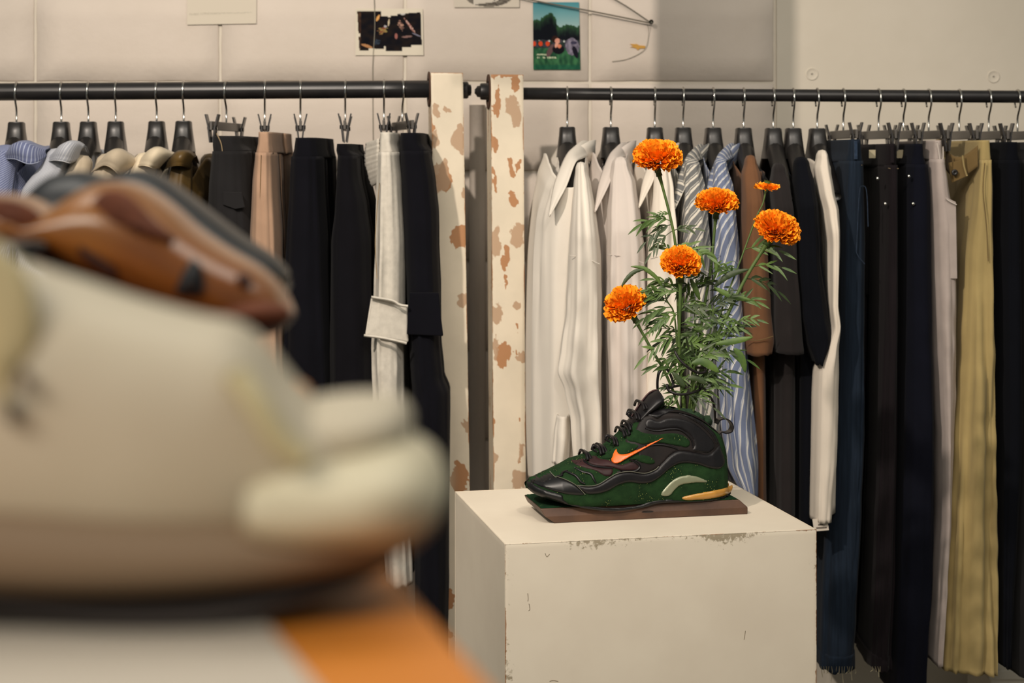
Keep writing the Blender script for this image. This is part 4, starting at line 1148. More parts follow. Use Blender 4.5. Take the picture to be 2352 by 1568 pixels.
M['maroon'] = mat('maroon_nubuck', srgb(52, 24, 26), 0.6, col2=srgb(38, 20, 22), spec=0.3, nscale=30, bump=0.2, bscale=700, bdist=0.0004)
M['orange'] = mat('orange_rubber', srgb(232, 104, 34), 0.32)
M['silver'] = mat('grey_shank', srgb(128, 132, 108), 0.35, 0.2)
M['amber'] = mat('amber_rubber', srgb(178, 128, 52), 0.3, coat=0.4)
M['grey_edge'] = mat('grey_piping', srgb(92, 92, 80), 0.6)
M['toe'] = mat('worn_black_rubber', srgb(13, 13, 15), 0.38, spec=0.4, col2=srgb(18, 18, 19), nscale=35)
NX, NS = 150, 40
for side, nm in ((1, 'near'),):
    rings = []
    for i in range(NX + 1):
        t = i / NX; t = t + 0.03 * math.sin(2 * pi * t) * -0.5
        x = X0 + (X1 - X0) * t; a, b = zb(x), zt(x); hw = halfw(x)
        tt = (x - X0) / (X1 - X0); ring = []
        for k in range(NS + 1):
            s = 0.5 - 0.5 * math.cos(pi * k / NS); ring.append(PL(x, YC - hw * prof(s, tt), PZ + a + (b - a) * s))
        for k in range(NS + 1):
            s = 0.5 + 0.5 * math.cos(pi * k / NS); ring.append(PL(x, YC + hw * prof(s, tt), PZ + a + (b - a) * s))
        rings.append(ring)
    v, f, uv = loft(rings, True, True, True)
    f = [q[::-1] for q in f]
    obj('upper', v, f, M['flock'], sneaker)
def project(px, py):
    yl = YC - 0.04
    for _ in range(6):
        x, z = on_plane(px, py, yl); yl = ynear(x, z)
    return x, z, yl
def npan(name, pts, m, raise_=0.0018, edge=0.0028, k=6, grid=3.2, inset=True, closed=True):
    P2 = [Vector(cr(*p)) for p in pts]
    out = [q.to_2d() for q in spline([Vector((p.x, p.y, 0)) for p in P2], k, True)]
    # sample the boundary
    a = np.array([(q.x, q.y) for q in out]); n = len(a)
    x0, y0 = a.min(0); x1, y1 = a.max(0)
    gx = np.arange(x0 + grid * 0.5, x1, grid); gy = np.arange(y0 + grid * 0.5, y1, grid)
    pts2 = [(float(q[0]), float(q[1])) for q in a]
    ax, ay = a[:, 0], a[:, 1]; bx_, by_ = np.roll(ax, -1), np.roll(ay, -1)
    def dist(p):
        dx, dy = bx_ - ax, by_ - ay
        t = np.clip(((p[0] - ax) * dx + (p[1] - ay) * dy) / np.maximum(1e-9, dx * dx + dy * dy), 0, 1)
        return float(np.min(np.hypot(ax + t * dx - p[0], ay + t * dy - p[1])))
    def inside(p):
        c = ((ay > p[1]) != (by_ > p[1])) & (p[0] < (bx_ - ax) * (p[1] - ay) / np.where(by_ == ay, 1e-9, by_ - ay) + ax)
        return bool(np.sum(c) % 2)
    interior = []
    for yy in gy:
        for xx in gx:
            p = (xx + random.uniform(-.3, .3), yy + random.uniform(-.3, .3))
            if inside(p) and dist(p) > grid * 0.45: interior.append(p)
    allp = [Vector(p) for p in pts2 + interior]
    vo, eo, fo, *_ = geometry.delaunay_2d_cdt(allp, [(i, (i + 1) % n) for i in range(n)], [], 1, 1e-4)
    near, far = [], []
    for p in vo:
        x, z, yl = project(p.x, p.y)
        d = dist((p.x, p.y)) / 1600.0
        h = raise_ * math.sin(min(1, d / edge) * pi / 2) - (0.0009 if d < 1e-4 else 0)
        near.append(PL(x, yl - h, PZ + z)); far.append(PL(x, 2 * YC - yl + h, PZ + z))
    fs = []
    for f in fo:
        f = list(f)
        c = sum((vo[i] for i in f), Vector((0, 0))) / len(f)
        if not inside((c.x, c.y)): continue
        q0, q1, q2 = vo[f[0]], vo[f[1]], vo[f[2]]
        if (q1 - q0).cross(q2 - q0) > 0: f = f[::-1]
        fs.append(tuple(f))
    nn = len(near)
    # one part on the near side and one on the far side
    o = obj(name, near, fs, m, sneaker)
    obj(name, far, [q[::-1] for q in fs], m, sneaker)
    return o
npan('quarter_panel', [(1135, 500), (1240, 462), (1330, 446), (1440, 448), (1560, 478), (1660, 528), (1750, 600), (1815, 655), (1850, 720), (1880, 810), (1890, 860), (1850, 900), (1780, 880), (1640, 830), (1500, 810), (1420, 840), (1350, 910), (1280, 970), (1180, 1010), (1050, 1000), (960, 1010), (900, 1000), (1000, 960), (1060, 900), (1120, 830), (1000, 720), (1100, 600)], M['quarter'], 0.0012, 0.002)
npan('vamp_panel', [(500, 880), (560, 862), (625, 850), (650, 890), (720, 940), (800, 955), (885, 962), (895, 1000), (865, 1035), (810, 1030), (745, 990), (650, 962), (560, 930)], M['maroon'], 0.0022, 0.003)
npan('vamp_panel', [(622, 842), (715, 830), (770, 868), (860, 886), (960, 925), (1060, 900), (1110, 920), (1132, 950), (1105, 980), (980, 985), (880, 955), (770, 945), (680, 915)], M['maroon'], 0.0028, 0.003)
npan('green_wave', [(722, 826), (790, 785), (850, 745), (930, 712), (1010, 718), (1110, 742), (1125, 770), (1060, 820), (1000, 842), (900, 868), (850, 880), (790, 872), (755, 852)], M['flock'], 0.0028, 0.003)
npan('green_wave', [(1010, 712), (1050, 650), (1105, 608), (1180, 636), (1300, 648), (1420, 636), (1520, 655), (1580, 700), (1590, 745), (1555, 776), (1460, 762), (1350, 742), (1240, 738), (1160, 752), (1100, 735)], M['flock'], 0.0030, 0.003)
npan('green_wave', [(1030, 895), (1110, 842), (1180, 835), (1245, 860), (1278, 905), (1240, 928), (1150, 915), (1090, 888)], M['flock'], 0.0030, 0.003)
npan('collar_band', [(1190, 600), (1290, 618), (1400, 604), (1480, 606), (1550, 640), (1600, 690), (1618, 760), (1600, 800), (1680, 822), (1750, 826), (1800, 790), (1812, 745), (1780, 690), (1720, 625), (1640, 560), (1550, 520), (1450, 500), (1370, 505), (1300, 530), (1220, 505), (1180, 540)], M['rubber'], 0.0026, 0.003)
npan('collar_rim', [(1150, 478), (1250, 450), (1340, 428), (1440, 428), (1560, 456), (1670, 512), (1760, 592), (1815, 650), (1840, 730), (1815, 745), (1770, 670), (1690, 590), (1600, 530), (1500, 480), (1420, 462), (1340, 490), (1290, 520), (1230, 495)], M['rubber'], 0.0040, 0.004)
npan('wave_overlay', [(560, 1112), (680, 1118), (760, 1100), (850, 1045), (930, 1002), (1040, 986), (1170, 1002), (1270, 970), (1340, 900), (1420, 826), (1500, 796), (1620, 812), (1740, 830), (1800, 795), (1850, 745), (1872, 790), (1902, 880), (1895, 930), (1850, 968), (1760, 962), (1660, 930), (1560, 916), (1480, 926), (1400, 972), (1330, 1034), (1240, 1090), (1140, 1100), (1040, 1090), (950, 1112), (860, 1162), (780, 1188), (680, 1196), (630, 1180)], M['rubber'], 0.0034, 0.004)
npan('toe_cap', [(125, 1070), (165, 1038), (230, 1015), (312, 978), (330, 1005), (400, 1035), (470, 1062), (540, 1100), (600, 1150), (645, 1196), (560, 1204), (440, 1190), (300, 1150), (200, 1110)], M['toe'], 0.0022, 0.003)
npan('toe_bumper', [(119, 1066), (150, 1072), (200, 1112), (300, 1158), (430, 1196), (450, 1240), (500, 1290), (380, 1258), (200, 1198), (130, 1140)], M['toe'], 0.0036, 0.004)
npan('outsole', [(380, 1255), (500, 1278), (650, 1300), (900, 1318), (1100, 1300), (1240, 1258), (1400, 1240), (1600, 1256), (1800, 1236), (1900, 1212), (1955, 1178), (1945, 1204), (1880, 1238), (1700, 1262), (1500, 1270), (1300, 1284), (1150, 1322), (900, 1348), (620, 1320)], M['toe'], 0.0020, 0.003)
npan('shank', [(1322, 1196), (1362, 1136), (1430, 1068), (1500, 1032), (1580, 1020), (1660, 1036), (1740, 1070), (1756, 1082), (1740, 1092), (1650, 1092), (1580, 1098), (1500, 1116), (1450, 1158), (1410, 1205), (1360, 1216)], M['silver'], 0.0020, 0.002)
npan('heel_unit', [(1512, 1222), (1600, 1196), (1750, 1168), (1870, 1144), (1940, 1124), (1968, 1112), (1972, 1140), (1952, 1180), (1890, 1212), (1760, 1238), (1640, 1248), (1540, 1248)], M['amber'], 0.0030, 0.003)
npan('tick_mark', [(1352, 676), (1330, 678), (1260, 712), (1180, 756), (1090, 800), (1020, 826), (965, 828), (935, 810), (920, 770), (894, 804), (877, 850), (880, 894), (902, 917), (946, 914), (1000, 884), (1100, 828), (1200, 772), (1290, 724), (1352, 686)], M['orange'], 0.0036, 0.0016, grid=2.2)
# curved vamp ridges, piping
def on_shoe(name, pts, r, m, lift=0.0018, both=False, n=6):
    P3 = spline([Vector((*cr(*p), 0)) for p in pts], 5)
    w_ = []
    for p in P3:
        x, z, yl = project(p.x, p.y); w_.append(PL(x, yl - lift, PZ + z))
    v, f = tube(w_, r, n); return obj(name, v, f, m, sneaker)
on_shoe('piping', [(312, 978), (330, 1004), (400, 1036), (470, 1062), (560, 1112), (640, 1194)], 0.0006, M['grey_edge'], 0.0022)
on_shoe('piping', [(560, 1110), (680, 1116), (760, 1100), (850, 1045), (930, 1002), (1040, 986), (1170, 1002), (1260, 974), (1300, 940)], 0.0006, M['grey_edge'], 0.0034)
for pts in ([(430, 975), (500, 1000), (560, 1030), (600, 1080), (640, 1100)], [(545, 950), (620, 990), (690, 1010), (720, 1060), (740, 1095)], [(345, 1000), (420, 985), (480, 975)],
            [(610, 860), (630, 895), (700, 935), (800, 950), (890, 958)], [(960, 985), (1080, 985), (1130, 950), (1100, 905), (1040, 880)],
            [(1180, 760), (1300, 745), (1400, 760), (1480, 790)], [(1180, 600), (1280, 622), (1400, 606), (1500, 615), (1590, 690), (1610, 770)]):
    on_shoe('ridge', pts, lambda t: 0.0010 + 0.0010 * math.sin(pi * t), M['rubber'], 0.0012)
# tongue, laces, inside, heel loop
def lc(u, v_, dy=0.0):
    x, z = on_plane(*cr(u, v_), YC + dy); return PL(x, YC + dy, PZ + z)
rings = []
for (u1, v1, u2, v2, hw_) in ((940, 660, 975, 700, 0.018), (1050, 520, 1100, 560, 0.022), (1130, 400, 1210, 470, 0.026), (1205, 300, 1300, 420, 0.028), (1262, 262, 1338, 400, 0.026), (1296, 254, 1334, 370, 0.020)):
    a, b = lc(u1, v1), lc(u2, v2)
    c = (a + b) / 2; h = (a - b) / 2
    rings.append([c + EY * (hw_ * math.cos(t)) + h * math.sin(t) * (1.0 - 0.35 * math.cos(t) ** 2) for t in [2 * pi * i / 28 for i in range(28)]])
v, f, _ = loft(rings, True, True, True); obj('tongue', v, f, M['rubber'], sneaker)
M['maroon_edge'] = mat('maroon_binding', srgb(58, 26, 26), 0.7)
v, f = tube([lc(1050, 512), lc(1120, 402), lc(1200, 300), lc(1250, 264), lc(1290, 255)], 0.0012, 8, smooth_n=6); obj('tongue_binding', v, f, M['maroon_edge'], sneaker)
for k, (u, v_) in enumerate(((628, 825), (745, 778), (770, 768), (868, 690), (895, 700), (955, 618), (1000, 600), (1064, 462), (1090, 470), (1132, 378), (1010, 560))):
    c = lc(u, v_)
    for yy in (-1, 1):
        pts = [c + EY * (yy * 0.026) - Zu * 0.006 - EX * 0.0, c + EY * (yy * 0.018) + Zu * 0.0012, c + EY * (yy * 0.006) + Zu * 0.0030, c - EY * (yy * 0.012) + Zu * 0.0012 + EX * 0.004, c - EY * (yy * 0.022) - Zu * 0.006 + EX * 0.006]
        v, f = tube(pts, 0.0021, 8, smooth_n=4); obj('lace', v, f, M['rubber'], sneaker)
for (u, v_) in ((750, 775), (870, 685), (1065, 470)):
    c = lc(u, v_, -0.022)
    v, f = tube([c, c + Zu * 0.003 - EX * 0.005, c + Zu * 0.000 - EX * 0.007, c - Zu * 0.004 - EX * 0.004, c - Zu * 0.006], 0.0016, 8, smooth_n=4); obj('lace_loop', v, f, M['rubber'], sneaker)
rings = []
for t in [i / 20 for i in range(21)]:
    a = pi * 0.62 * (1 - t) * 2 - pi * 0.62 + 0.3
pts = [lc(1822, 560), lc(1842, 524), lc(1890, 510), lc(1938, 532), lc(1962, 580), lc(1948, 625), lc(1900, 640), lc(1862, 630), lc(1836, 650)]
pts = spline(pts, 4); rings = []
for i, p in enumerate(pts):
    t = (pts[min(i + 1, len(pts) - 1)] - pts[max(0, i - 1)]).normalized(); n_ = t.cross(EY).normalized()
    rings.append([p + EY * (a * 0.008) + n_ * (b * 0.0009) for a, b in ((-1, -1), (1, -1), (1, 1), (-1, 1))])
v, f, _ = loft(rings, True, True, True); obj('heel_loop', v, f, M['rubber'], sneaker, smooth=False)
# mouth of the shoe: padded dark lining and moss
mo = []
for j, (sc_, dz) in enumerate(((1.0, 0.001), (0.86, 0.0035), (0.7, -0.004), (0.62, -0.022))):
    ring = []
    for a in [2 * pi * i / 48 for i in range(48)]:
        x = (on_plane(*cr(1490, 450), YC)[0]) + 0.066 * sc_ * math.cos(a) 
        ring.append(PL(x, YC + 0.026 * sc_ * math.sin(a), PZ + zt(max(X0, min(X1, x))) + dz))
    mo.append(ring)
v, f, _ = loft(mo, True, False, True); obj('lining', v, f, M['quarter'], sneaker)
M['moss'] = mat('moss', srgb(34, 66, 34), 1.0, col2=srgb(20, 44, 24), nscale=80, bump=1.0, bscale=700, bdist=0.002)
bmv, bmf = [], []
for k in range(26):
    u = random.uniform(1380, 1760); c = lc(u, 445 + max(0, (u - 1500)) * 0.35, random.uniform(-0.014, 0.018)); r = random.uniform(0.005, 0.010)
    ico = bmesh.new(); bmesh.ops.create_icosphere(ico, subdivisions=2, radius=r)
    n0 = len(bmv)
    for q in ico.verts: bmv.append(c + q.co * (1 + 0.35 * noise.noise(q.co * 300 + Vector((k, 0, 0)))) - Zu * 0.002)
    for q in ico.faces: bmf.append(tuple(n0 + w_.index for w_ in q.verts))
    ico.free()
ms = obj('moss_filling', bmv, bmf, M['moss'], sneaker, kind='stuff')

# ================================================================== MARIGOLDS
M['petal'] = mat('marigold_petal', srgb(255, 168, 34), 0.6, col2=srgb(255, 148, 22), nscale=90, trans=0.15, spec=0.25)
M['stem'] = mat('marigold_stem', srgb(84, 106, 44), 0.6, col2=srgb(62, 84, 38), nscale=60)
M['leaf'] = mat('marigold_leaf', srgb(88, 114, 46), 0.55, col2=srgb(54, 80, 34), nscale=40, trans=0.1)
M['calyx'] = mat('marigold_calyx', srgb(62, 84, 38), 0.6, col2=srgb(48, 70, 32), nscale=80)
M['leaf_dark'] = mat('marigold_leaf_dark', srgb(58, 74, 36), 0.55, col2=srgb(40, 56, 28), nscale=40, trans=0.1)
YF = 2.585                                             # depth of the bunch
def bloom(center, axis, R, flat, n_pet, seed, parent, spread=1.0, base=0.30, sz=1.0):
    rnd = random.Random(seed)
    axis = axis.normalized()
    u = axis.cross(Vector((0.3, 1, 0.2))).normalized(); w_ = axis.cross(u)
    V, Fa = [], []
    for k in range(n_pet):
        f = (k + 0.5) / n_pet
        phi = math.acos(1 - f * (1.0 + base)) * spread
        th = k * 2.399963 + rnd.uniform(-.25, .25)
        d = (u * math.cos(th) + w_ * math.sin(th)) * math.sin(phi) * 1.0 + axis * math.cos(phi) * flat
        dirn = d.normalized(); tip = center + d * R * rnd.uniform(0.9, 1.06)
        root = center + d * R * 0.35 - axis * R * 0.15
        tang = (axis.cross(dirn)); tang = tang.normalized() if tang.length > 1e-3 else u
        rot = Matrix.Rotation(rnd.uniform(-0.7, 0.7), 3, dirn)
        tang = rot @ tang
        nrm = dirn.cross(tang).normalized()
        if nrm.dot(axis) < 0: nrm = -nrm
        wd = R * rnd.uniform(0.17, 0.25) * sz; ph = rnd.uniform(0, 6.28); wv = rnd.uniform(2.0, 3.4)
        nu_, nv_ = 8, 5; n0 = len(V)
        curl = rnd.uniform(-0.2, 0.55)
        for j in range(nv_ + 1):
            t = j / nv_
            for i in range(nu_ + 1):
                s = i / nu_ * 2 - 1
                p = root + (tip - root) * (t - 0.10 * t * s * s)
                p += tang * (s * wd * (0.35 + 0.65 * t))
                p += nrm * (R * 0.055 * math.sin(s * wv * 1.9 + ph) * t * t + R * 0.12 * curl * max(0, t - 0.6) * 2.0)
                p += dirn * (R * 0.022 * math.sin(s * 7 + ph * 2) * (t > 0.9))
                V.append(p)
        for j in range(nv_):
            for i in range(nu_):
                a = n0 + j * (nu_ + 1) + i; Fa.append((a, a + 1, a + nu_ + 2, a + nu_ + 1))
    o = obj('petals', V, Fa, M['petal'], parent, kind='stuff')
    return o
def leaflet(V, Fa, base, d, up, L_, W_, droop=0.15):
    d = d.normalized(); s_ = d.cross(up)
    s_ = s_.normalized() if s_.length > 1e-4 else Vector((1, 0, 0)); n_ = s_.cross(d).normalized()
    n0 = len(V); m_ = 6
    for i in range(m_ + 1):
        t = i / m_; w_ = W_ * (math.sin(pi * min(1, t * 0.92 + 0.08)) ** 0.8) * (1 - 0.3 * t)
        c = base + d * (L_ * t) - Vector((0, 0, 1)) * (droop * L_ * t * t)
        if i % 2: w_ *= 1.12
        V += [c - s_ * w_ + n_ * w_ * 0.25, c, c + s_ * w_ + n_ * w_ * 0.25]
    for i in range(m_):
        a = n0 + i * 3; Fa += [(a, a + 1, a + 4, a + 3), (a + 1, a + 2, a + 5, a + 4)]
def pinnate(base, d, up, L_, pairs, ll, ww, droop, parent, rnd, m):
    d = d.normalized(); V, Fa = [], []
    s_ = d.cross(up); s_ = s_.normalized() if s_.length > 1e-4 else Vector((1, 0, 0)); n_ = s_.cross(d)
    pts = [base + d * (L_ * t) - Vector((0, 0, 1)) * (droop * L_ * t * t) for t in [i / 8 for i in range(9)]]
    v, f = tube(pts, lambda t: 0.0008 * (1 - 0.7 * t), 5); n0 = 0; V += v; Fa += f
    for k in range(pairs):
        t = 0.18 + 0.76 * (k + rnd.uniform(-.2, .2)) / pairs; t = max(0.05, t); i = t * 8; a = pts[int(i)]; b = pts[min(8, int(i) + 1)]; p = a + (b - a) * (i - int(i))
        q = ll * math.sin(pi * (0.22 + 0.62 * t)) * rnd.uniform(0.85, 1.15)
        for sg in (-1, 1):
            if rnd.random() < 0.12: continue
            dd = (b - a).normalized() * rnd.uniform(0.9, 1.25) + s_ * sg * rnd.uniform(0.5, 0.8) + n_ * rnd.uniform(-0.25, 0.4)
            leaflet(V, Fa, p, dd, n_ + s_ * rnd.uniform(-.5, .5), q * rnd.uniform(0.75, 1.15), ww * rnd.uniform(0.8, 1.25), rnd.uniform(0.05, 0.5))
    leaflet(V, Fa, pts[-1], pts[-1] - pts[-2], n_, ll * 0.9, ww, 0.15)
    return obj('leaf', V, Fa, m, parent)
def marigold(label, pth, bl, leaves, seed, small=False, r=0.0021):
    """pth px points (with depth offset) from the bloom down; bl: (px,py,radius px,flat,axis,n)"""
    rnd = random.Random(seed)
    pts = [P(a, b, YF + c) for a, b, c in pth][::-1]
    root = empty('marigold', pts[0], label, 'flower', 'marigolds in the sneaker')
    sp = spline(pts, 8)
    L_ = len(sp)
    def rad(t): return r * (1 if t < 0.82 else 1 + 1.6 * ((t - 0.82) / 0.18) ** 1.6) if not small else r * 0.8
    v, f = tube(sp, rad, 10); obj('stem', v, f, M['stem'], root)
    if bl:
        cx, cy, R, flat, axis, n_ = bl
        R = R * 1.06 / F * (YF + pth[0][2])
        c = P(cx, cy, YF + pth[0][2]); ax = Vector(axis).normalized()
        tip = sp[-1]
        # calyx cup
        d = (tip - sp[-6]).normalized(); rings = []
        L2 = 0.024 if not small else 0.020
        for t, rr_ in ((0, rad(1) * 0.9), (0.25, 0.0042), (0.6, 0.0058), (0.85, 0.0066), (1.0, 0.0075)):
            q = tip - d * L2 * 0.35 + d * L2 * t
            a = d.cross(Vector((0, 1, 0.1))).normalized(); b = d.cross(a)
            rings.append([q + (a * math.cos(k * pi / 8) + b * math.sin(k * pi / 8)) * rr_ * (0.72 if small else 1) * (1 + 0.06 * (k % 2)) for k in range(16)])
        v, f, _ = loft(rings, True, True, True); obj('calyx', v, f, M['calyx'] if not small else M['leaf'], root)
        if not small: bloom(c, ax, R, flat, n_, seed, root)
        else: bloom(c, ax, R, 0.35, 26, seed, root, spread=1.0, base=0.05, sz=1.5)
    for (t, ang, L3, pairs, side_y) in leaves:
        i = int(t * (L_ - 1)); p = sp[i]
        d = Vector((math.cos(ang), side_y, math.sin(ang)))
        pinnate(p, d, Vector((0.0, -0.9, 0.45)), L3, pairs, L3 * 0.56, L3 * 0.036 + 0.0006, rnd.uniform(0.2, 0.5), root, rnd, M['leaf'] if rnd.random() < 0.7 else M['leaf_dark'])
    return root
rr0 = random.Random(3)
def lv(n, t0, t1, Lm=0.045, lo=-0.2, hi=1.1, sides=(0, pi)):
    out = []; n = max(4, int(n * 0.72))
    for k in range(n):
        t = t0 + (t1 - t0) * k / max(1, n - 1)
        a = rr0.uniform(lo, hi); a = a if sides[k % 2] == 0 else pi - a
        out.append((t, a, Lm * rr0.uniform(0.75, 1.25), rr0.choice((3, 3, 4)), rr0.uniform(-0.6, 0.6)))
    return out
marigold('tallest marigold, wide ruffled orange bloom at the top of the bunch', [(1511, 392, 0), (1522, 430, 0), (1540, 500, 0.0), (1551, 560, 0.0), (1555, 640, 0.01), (1560, 760, 0.01), (1574, 955, 0)],
         (1510, 361, 55, 0.68, (0.02, -0.38, 1), 190), [(0.60, 0.35, 0.034, 4, -0.2), (0.66, 2.7, 0.050, 6, -0.2), (0.64, 3.3, 0.04, 5, -0.1), (0.6, 3.6, 0.038, 5, -0.2), (0.70, 2.9, 0.018, 3, -0.2)] + lv(10, 0.12, 0.5), 1)
marigold('orange marigold second in height, on a straight green stem', [(1645, 490, 0.02), (1640, 540, 0.02), (1632, 620, 0.02), (1612, 740, 0.015), (1586, 955, 0.0)],
         (1647, 466, 48, 0.66, (0.0, -0.25, 1), 180), lv(9, 0.12, 0.6, 0.04), 2)
marigold('marigold leaning out farthest to the right, above a long bare stem', [(1766, 552, 0.0), (1742, 590, 0.0), (1712, 640, 0.0), (1672, 720, 0.0), (1622, 830, 0.0), (1588, 955, 0.0)],
         (1785, 526, 52, 0.74, (0.40, -0.50, 1), 190), lv(11, 0.12, 0.62, 0.05, -0.1, 0.9) + [(0.7, 0.25, 0.045, 3, -0.1)], 3, r=0.0026)
marigold('small half-open marigold bud above the right bloom', [(1760, 434, 0.01), (1752, 468, 0.01), (1737, 500, 0.01), (1700, 600, 0.01), (1662, 700, 0.01), (1610, 850, 0.01), (1582, 955, 0.01)],
         (1763, 430, 29, 0.5, (0.05, -0.15, 1), 30), lv(8, 0.15, 0.55, 0.045, -0.2, 0.9), 4, small=True, r=0.0016)
marigold('round orange marigold in the middle of the bunch', [(1563, 636, -0.03), (1562, 700, -0.03), (1560, 800, -0.02), (1572, 955, -0.01)],
         (1563, 604, 45, 0.80, (0.0, -0.55, 1), 210), lv(12, 0.15, 0.8, 0.042, -0.3, 0.8), 5, r=0.0026)
marigold('lowest marigold tilted to the left on a curved stem', [(1456, 728, -0.02), (1474, 762, -0.02), (1500, 808, -0.02), (1524, 848, -0.02), (1545, 895, -0.015), (1566, 955, -0.01)],
         (1436, 700, 49, 0.80, (-0.62, -0.45, 0.95), 200), [(0.2, 2.4, 0.02, 4, -0.2), (0.25, 0.6, 0.03, 4, -0.2), (0.12, 2.6, 0.024, 4, -0.3)], 6, r=0.0022)
# flowerless sprigs that fill the middle
def sprig(label, pth, leaves, seed, simple=()):
    rnd = random.Random(seed)
    pts = [P(a, b, YF + c) for a, b, c in pth][::-1]
    root = empty('leafy_sprig', pts[0], label, 'foliage', 'leafy sprigs in the sneaker')
    sp = spline(pts, 8); v, f = tube(sp, lambda t: 0.0016 * (1 - 0.5 * t), 8); obj('stem', v, f, M['stem'], root)
    for (t, ang, L3, pairs, sy) in leaves:
        p = sp[int(t * (len(sp) - 1))]
        pinnate(p, Vector((math.cos(ang), sy, math.sin(ang))), Vector((0, -0.9, 0.45)), L3, pairs, L3 * 0.58, L3 * 0.038 + 0.0006, rnd.uniform(0.15, 0.45), root, rnd, M['leaf'] if rnd.random() < 0.75 else M['leaf_dark'])
    for (pp, wd) in simple:      # long arching leaf through px points
        q = spline([P(a, b, YF + c) for a, b, c in pp], 5); V, Fa = [], []
        n = len(q)
        for i, p in enumerate(q):
            t = i / (n - 1); w_ = wd / F * YF * math.sin(pi * (0.05 + 0.95 * t)) ** 0.7 * (1.08 if i % 2 else 0.96)
            dd = (q[min(i + 1, n - 1)] - q[max(i - 1, 0)]).normalized(); s_ = dd.cross(Vector((0, 1, -0.2))).normalized()
            V += [p - s_ * w_ + Vector((0, 0.0015, 0)), p - Vector((0, 0.0008, 0)), p + s_ * w_ + Vector((0, 0.0015, 0))]
        for i in range(n - 1):
            a = i * 3; Fa += [(a, a + 1, a + 4, a + 3), (a + 1, a + 2, a + 5, a + 4)]
        obj('leaf', V, Fa, M['leaf_dark'] if rnd.random() < 0.5 else M['leaf'], root)
    return root
sprig('dark leafy sprig arching left over the lowest marigold', [(1522, 655, -0.02), (1532, 690, -0.02), (1548, 720, -0.01), (1556, 800, 0), (1570, 955, 0)], [(0.86, 2.6, 0.03, 4, -0.2), (0.8, 2.9, 0.04, 5, -0.2), (0.7, 2.5, 0.042, 6, -0.2), (0.62, 3.1, 0.042, 6, -0.2), (0.55, 3.5, 0.042, 6, -.2), (0.5, 0.4, 0.04, 6, -.3)], 11,
      [([(1524, 662, -.02), (1508, 638, -.02), (1486, 620, -.02), (1470, 614, -.02), (1448, 612, -.02)], 5), ([(1480, 618, -.02), (1458, 624, -.02), (1440, 640, -.02), (1426, 662, -.02)], 5), ([(1526, 652, -.02), (1518, 664, -.02), (1508, 674, -.02)], 6), ([(1526, 650, -.02), (1532, 644, -.02), (1536, 640, -.02)], 5)])
sprig('leafy sprig between the middle marigold and the right stems', [(1640, 700, 0.0), (1632, 760, 0), (1608, 850, 0), (1584, 955, 0)], lv(11, 0.3, 1.0, 0.045, -0.2, 1.2), 12,
      [([(1640, 660, 0), (1662, 640, 0), (1690, 626, 0), (1722, 618, 0)], 7), ([(1600, 590, 0), (1622, 580, 0), (1640, 592, 0), (1646, 620, 0), (1636, 650, 0)], 5), ([(1586, 640, -.01), (1598, 665, -.01), (1608, 690, -.01)], 6)])
sprig('leafy sprig spreading low to the right of the bunch', [(1690, 740, -0.01), (1665, 780, -0.01), (1630, 840, -0.01), (1588, 955, -0.01)], lv(11, 0.25, 1.0, 0.042, -0.5, 0.7), 13,
      [([(1640, 790, -.02), (1672, 786, -.02), (1704, 780, -.02), (1730, 774, -.02)], 7), ([(1686, 800, -.02), (1700, 815, -.02), (1708, 835, -.02), (1712, 856, -.02)], 8), ([(1640, 660, -.01), (1672, 676, -.01), (1700, 684, -.01), (1728, 690, -.01)], 7)])
sprig('short leafy sprig low at the centre of the bunch', [(1600, 800, -0.02), (1594, 850, -0.02), (1580, 955, -0.01)], lv(12, 0.2, 1.0, 0.042, -0.4, 1.0), 14,
      [([(1590, 835, -.03), (1612, 830, -.03), (1636, 842, -.03), (1652, 856, -.03)], 9), ([(1580, 870, -.03), (1600, 868, -.03), (1624, 884, -.03)], 7), ([(1545, 855, -.03), (1560, 872, -.03), (1574, 890, -.03)], 7)])
sprig('leafy sprig reaching up behind the middle marigold', [(1590, 640, 0.02), (1596, 720, 0.02), (1592, 820, 0.01), (1582, 955, 0.01)], lv(12, 0.3, 0.95, 0.045, -0.2, 1.1), 15)
M['wire'] = mat('black_wire', srgb(22, 18, 18), 0.4, spec=0.4)
wire = empty('curled_wire', P(1518, 935, YF - 0.01), 'black wire looped and coiled around the stems', 'wire')
def wirep(pts, r=0.0020):
    v, f = tube([P(a, b, YF + c) for a, b, c in pts], r, 10, smooth_n=8); obj('strand', v, f, M['wire'], wire)
wirep([(1519, 930, -.01), (1512, 905, -.015), (1510, 880, -.02), (1513, 858, -.022), (1522, 847, -.02), (1533, 849, -.018), (1543, 868, -.018), (1546, 886, -.02), (1536, 890, -.024), (1532, 884, -.03), (1536, 896, -.032), (1556, 905, -.034), (1580, 904, -.03), (1600, 898, -.02), (1612, 890, 0.0), (1600, 886, 0.02), (1570, 884, .03), (1545, 888, 0.01)])
coil = [(1598, 888, 0), (1606, 889, -0.008)]
for k in range(26):
    a = k / 26 * 2 * pi * 3.2
    coil.append((1609 + k * 0.85 + 2 * math.sin(a), 892 + k * 0.62 + 4.5 * math.cos(a), -0.01 + 0.003 * math.sin(a)))
coil += [(1633, 914, -.01), (1639, 926, -.008), (1642, 945, -.005), (1643, 968, 0.0)]
wirep(coil, 0.0018)
wirep([(1550, 806, -.03), (1560, 824, -.034), (1576, 840, -.036), (1596, 853, -.034), (1612, 856, -.03), (1620, 852, -.026), (1616, 845, -.02), (1600, 844, 0)], 0.0020)

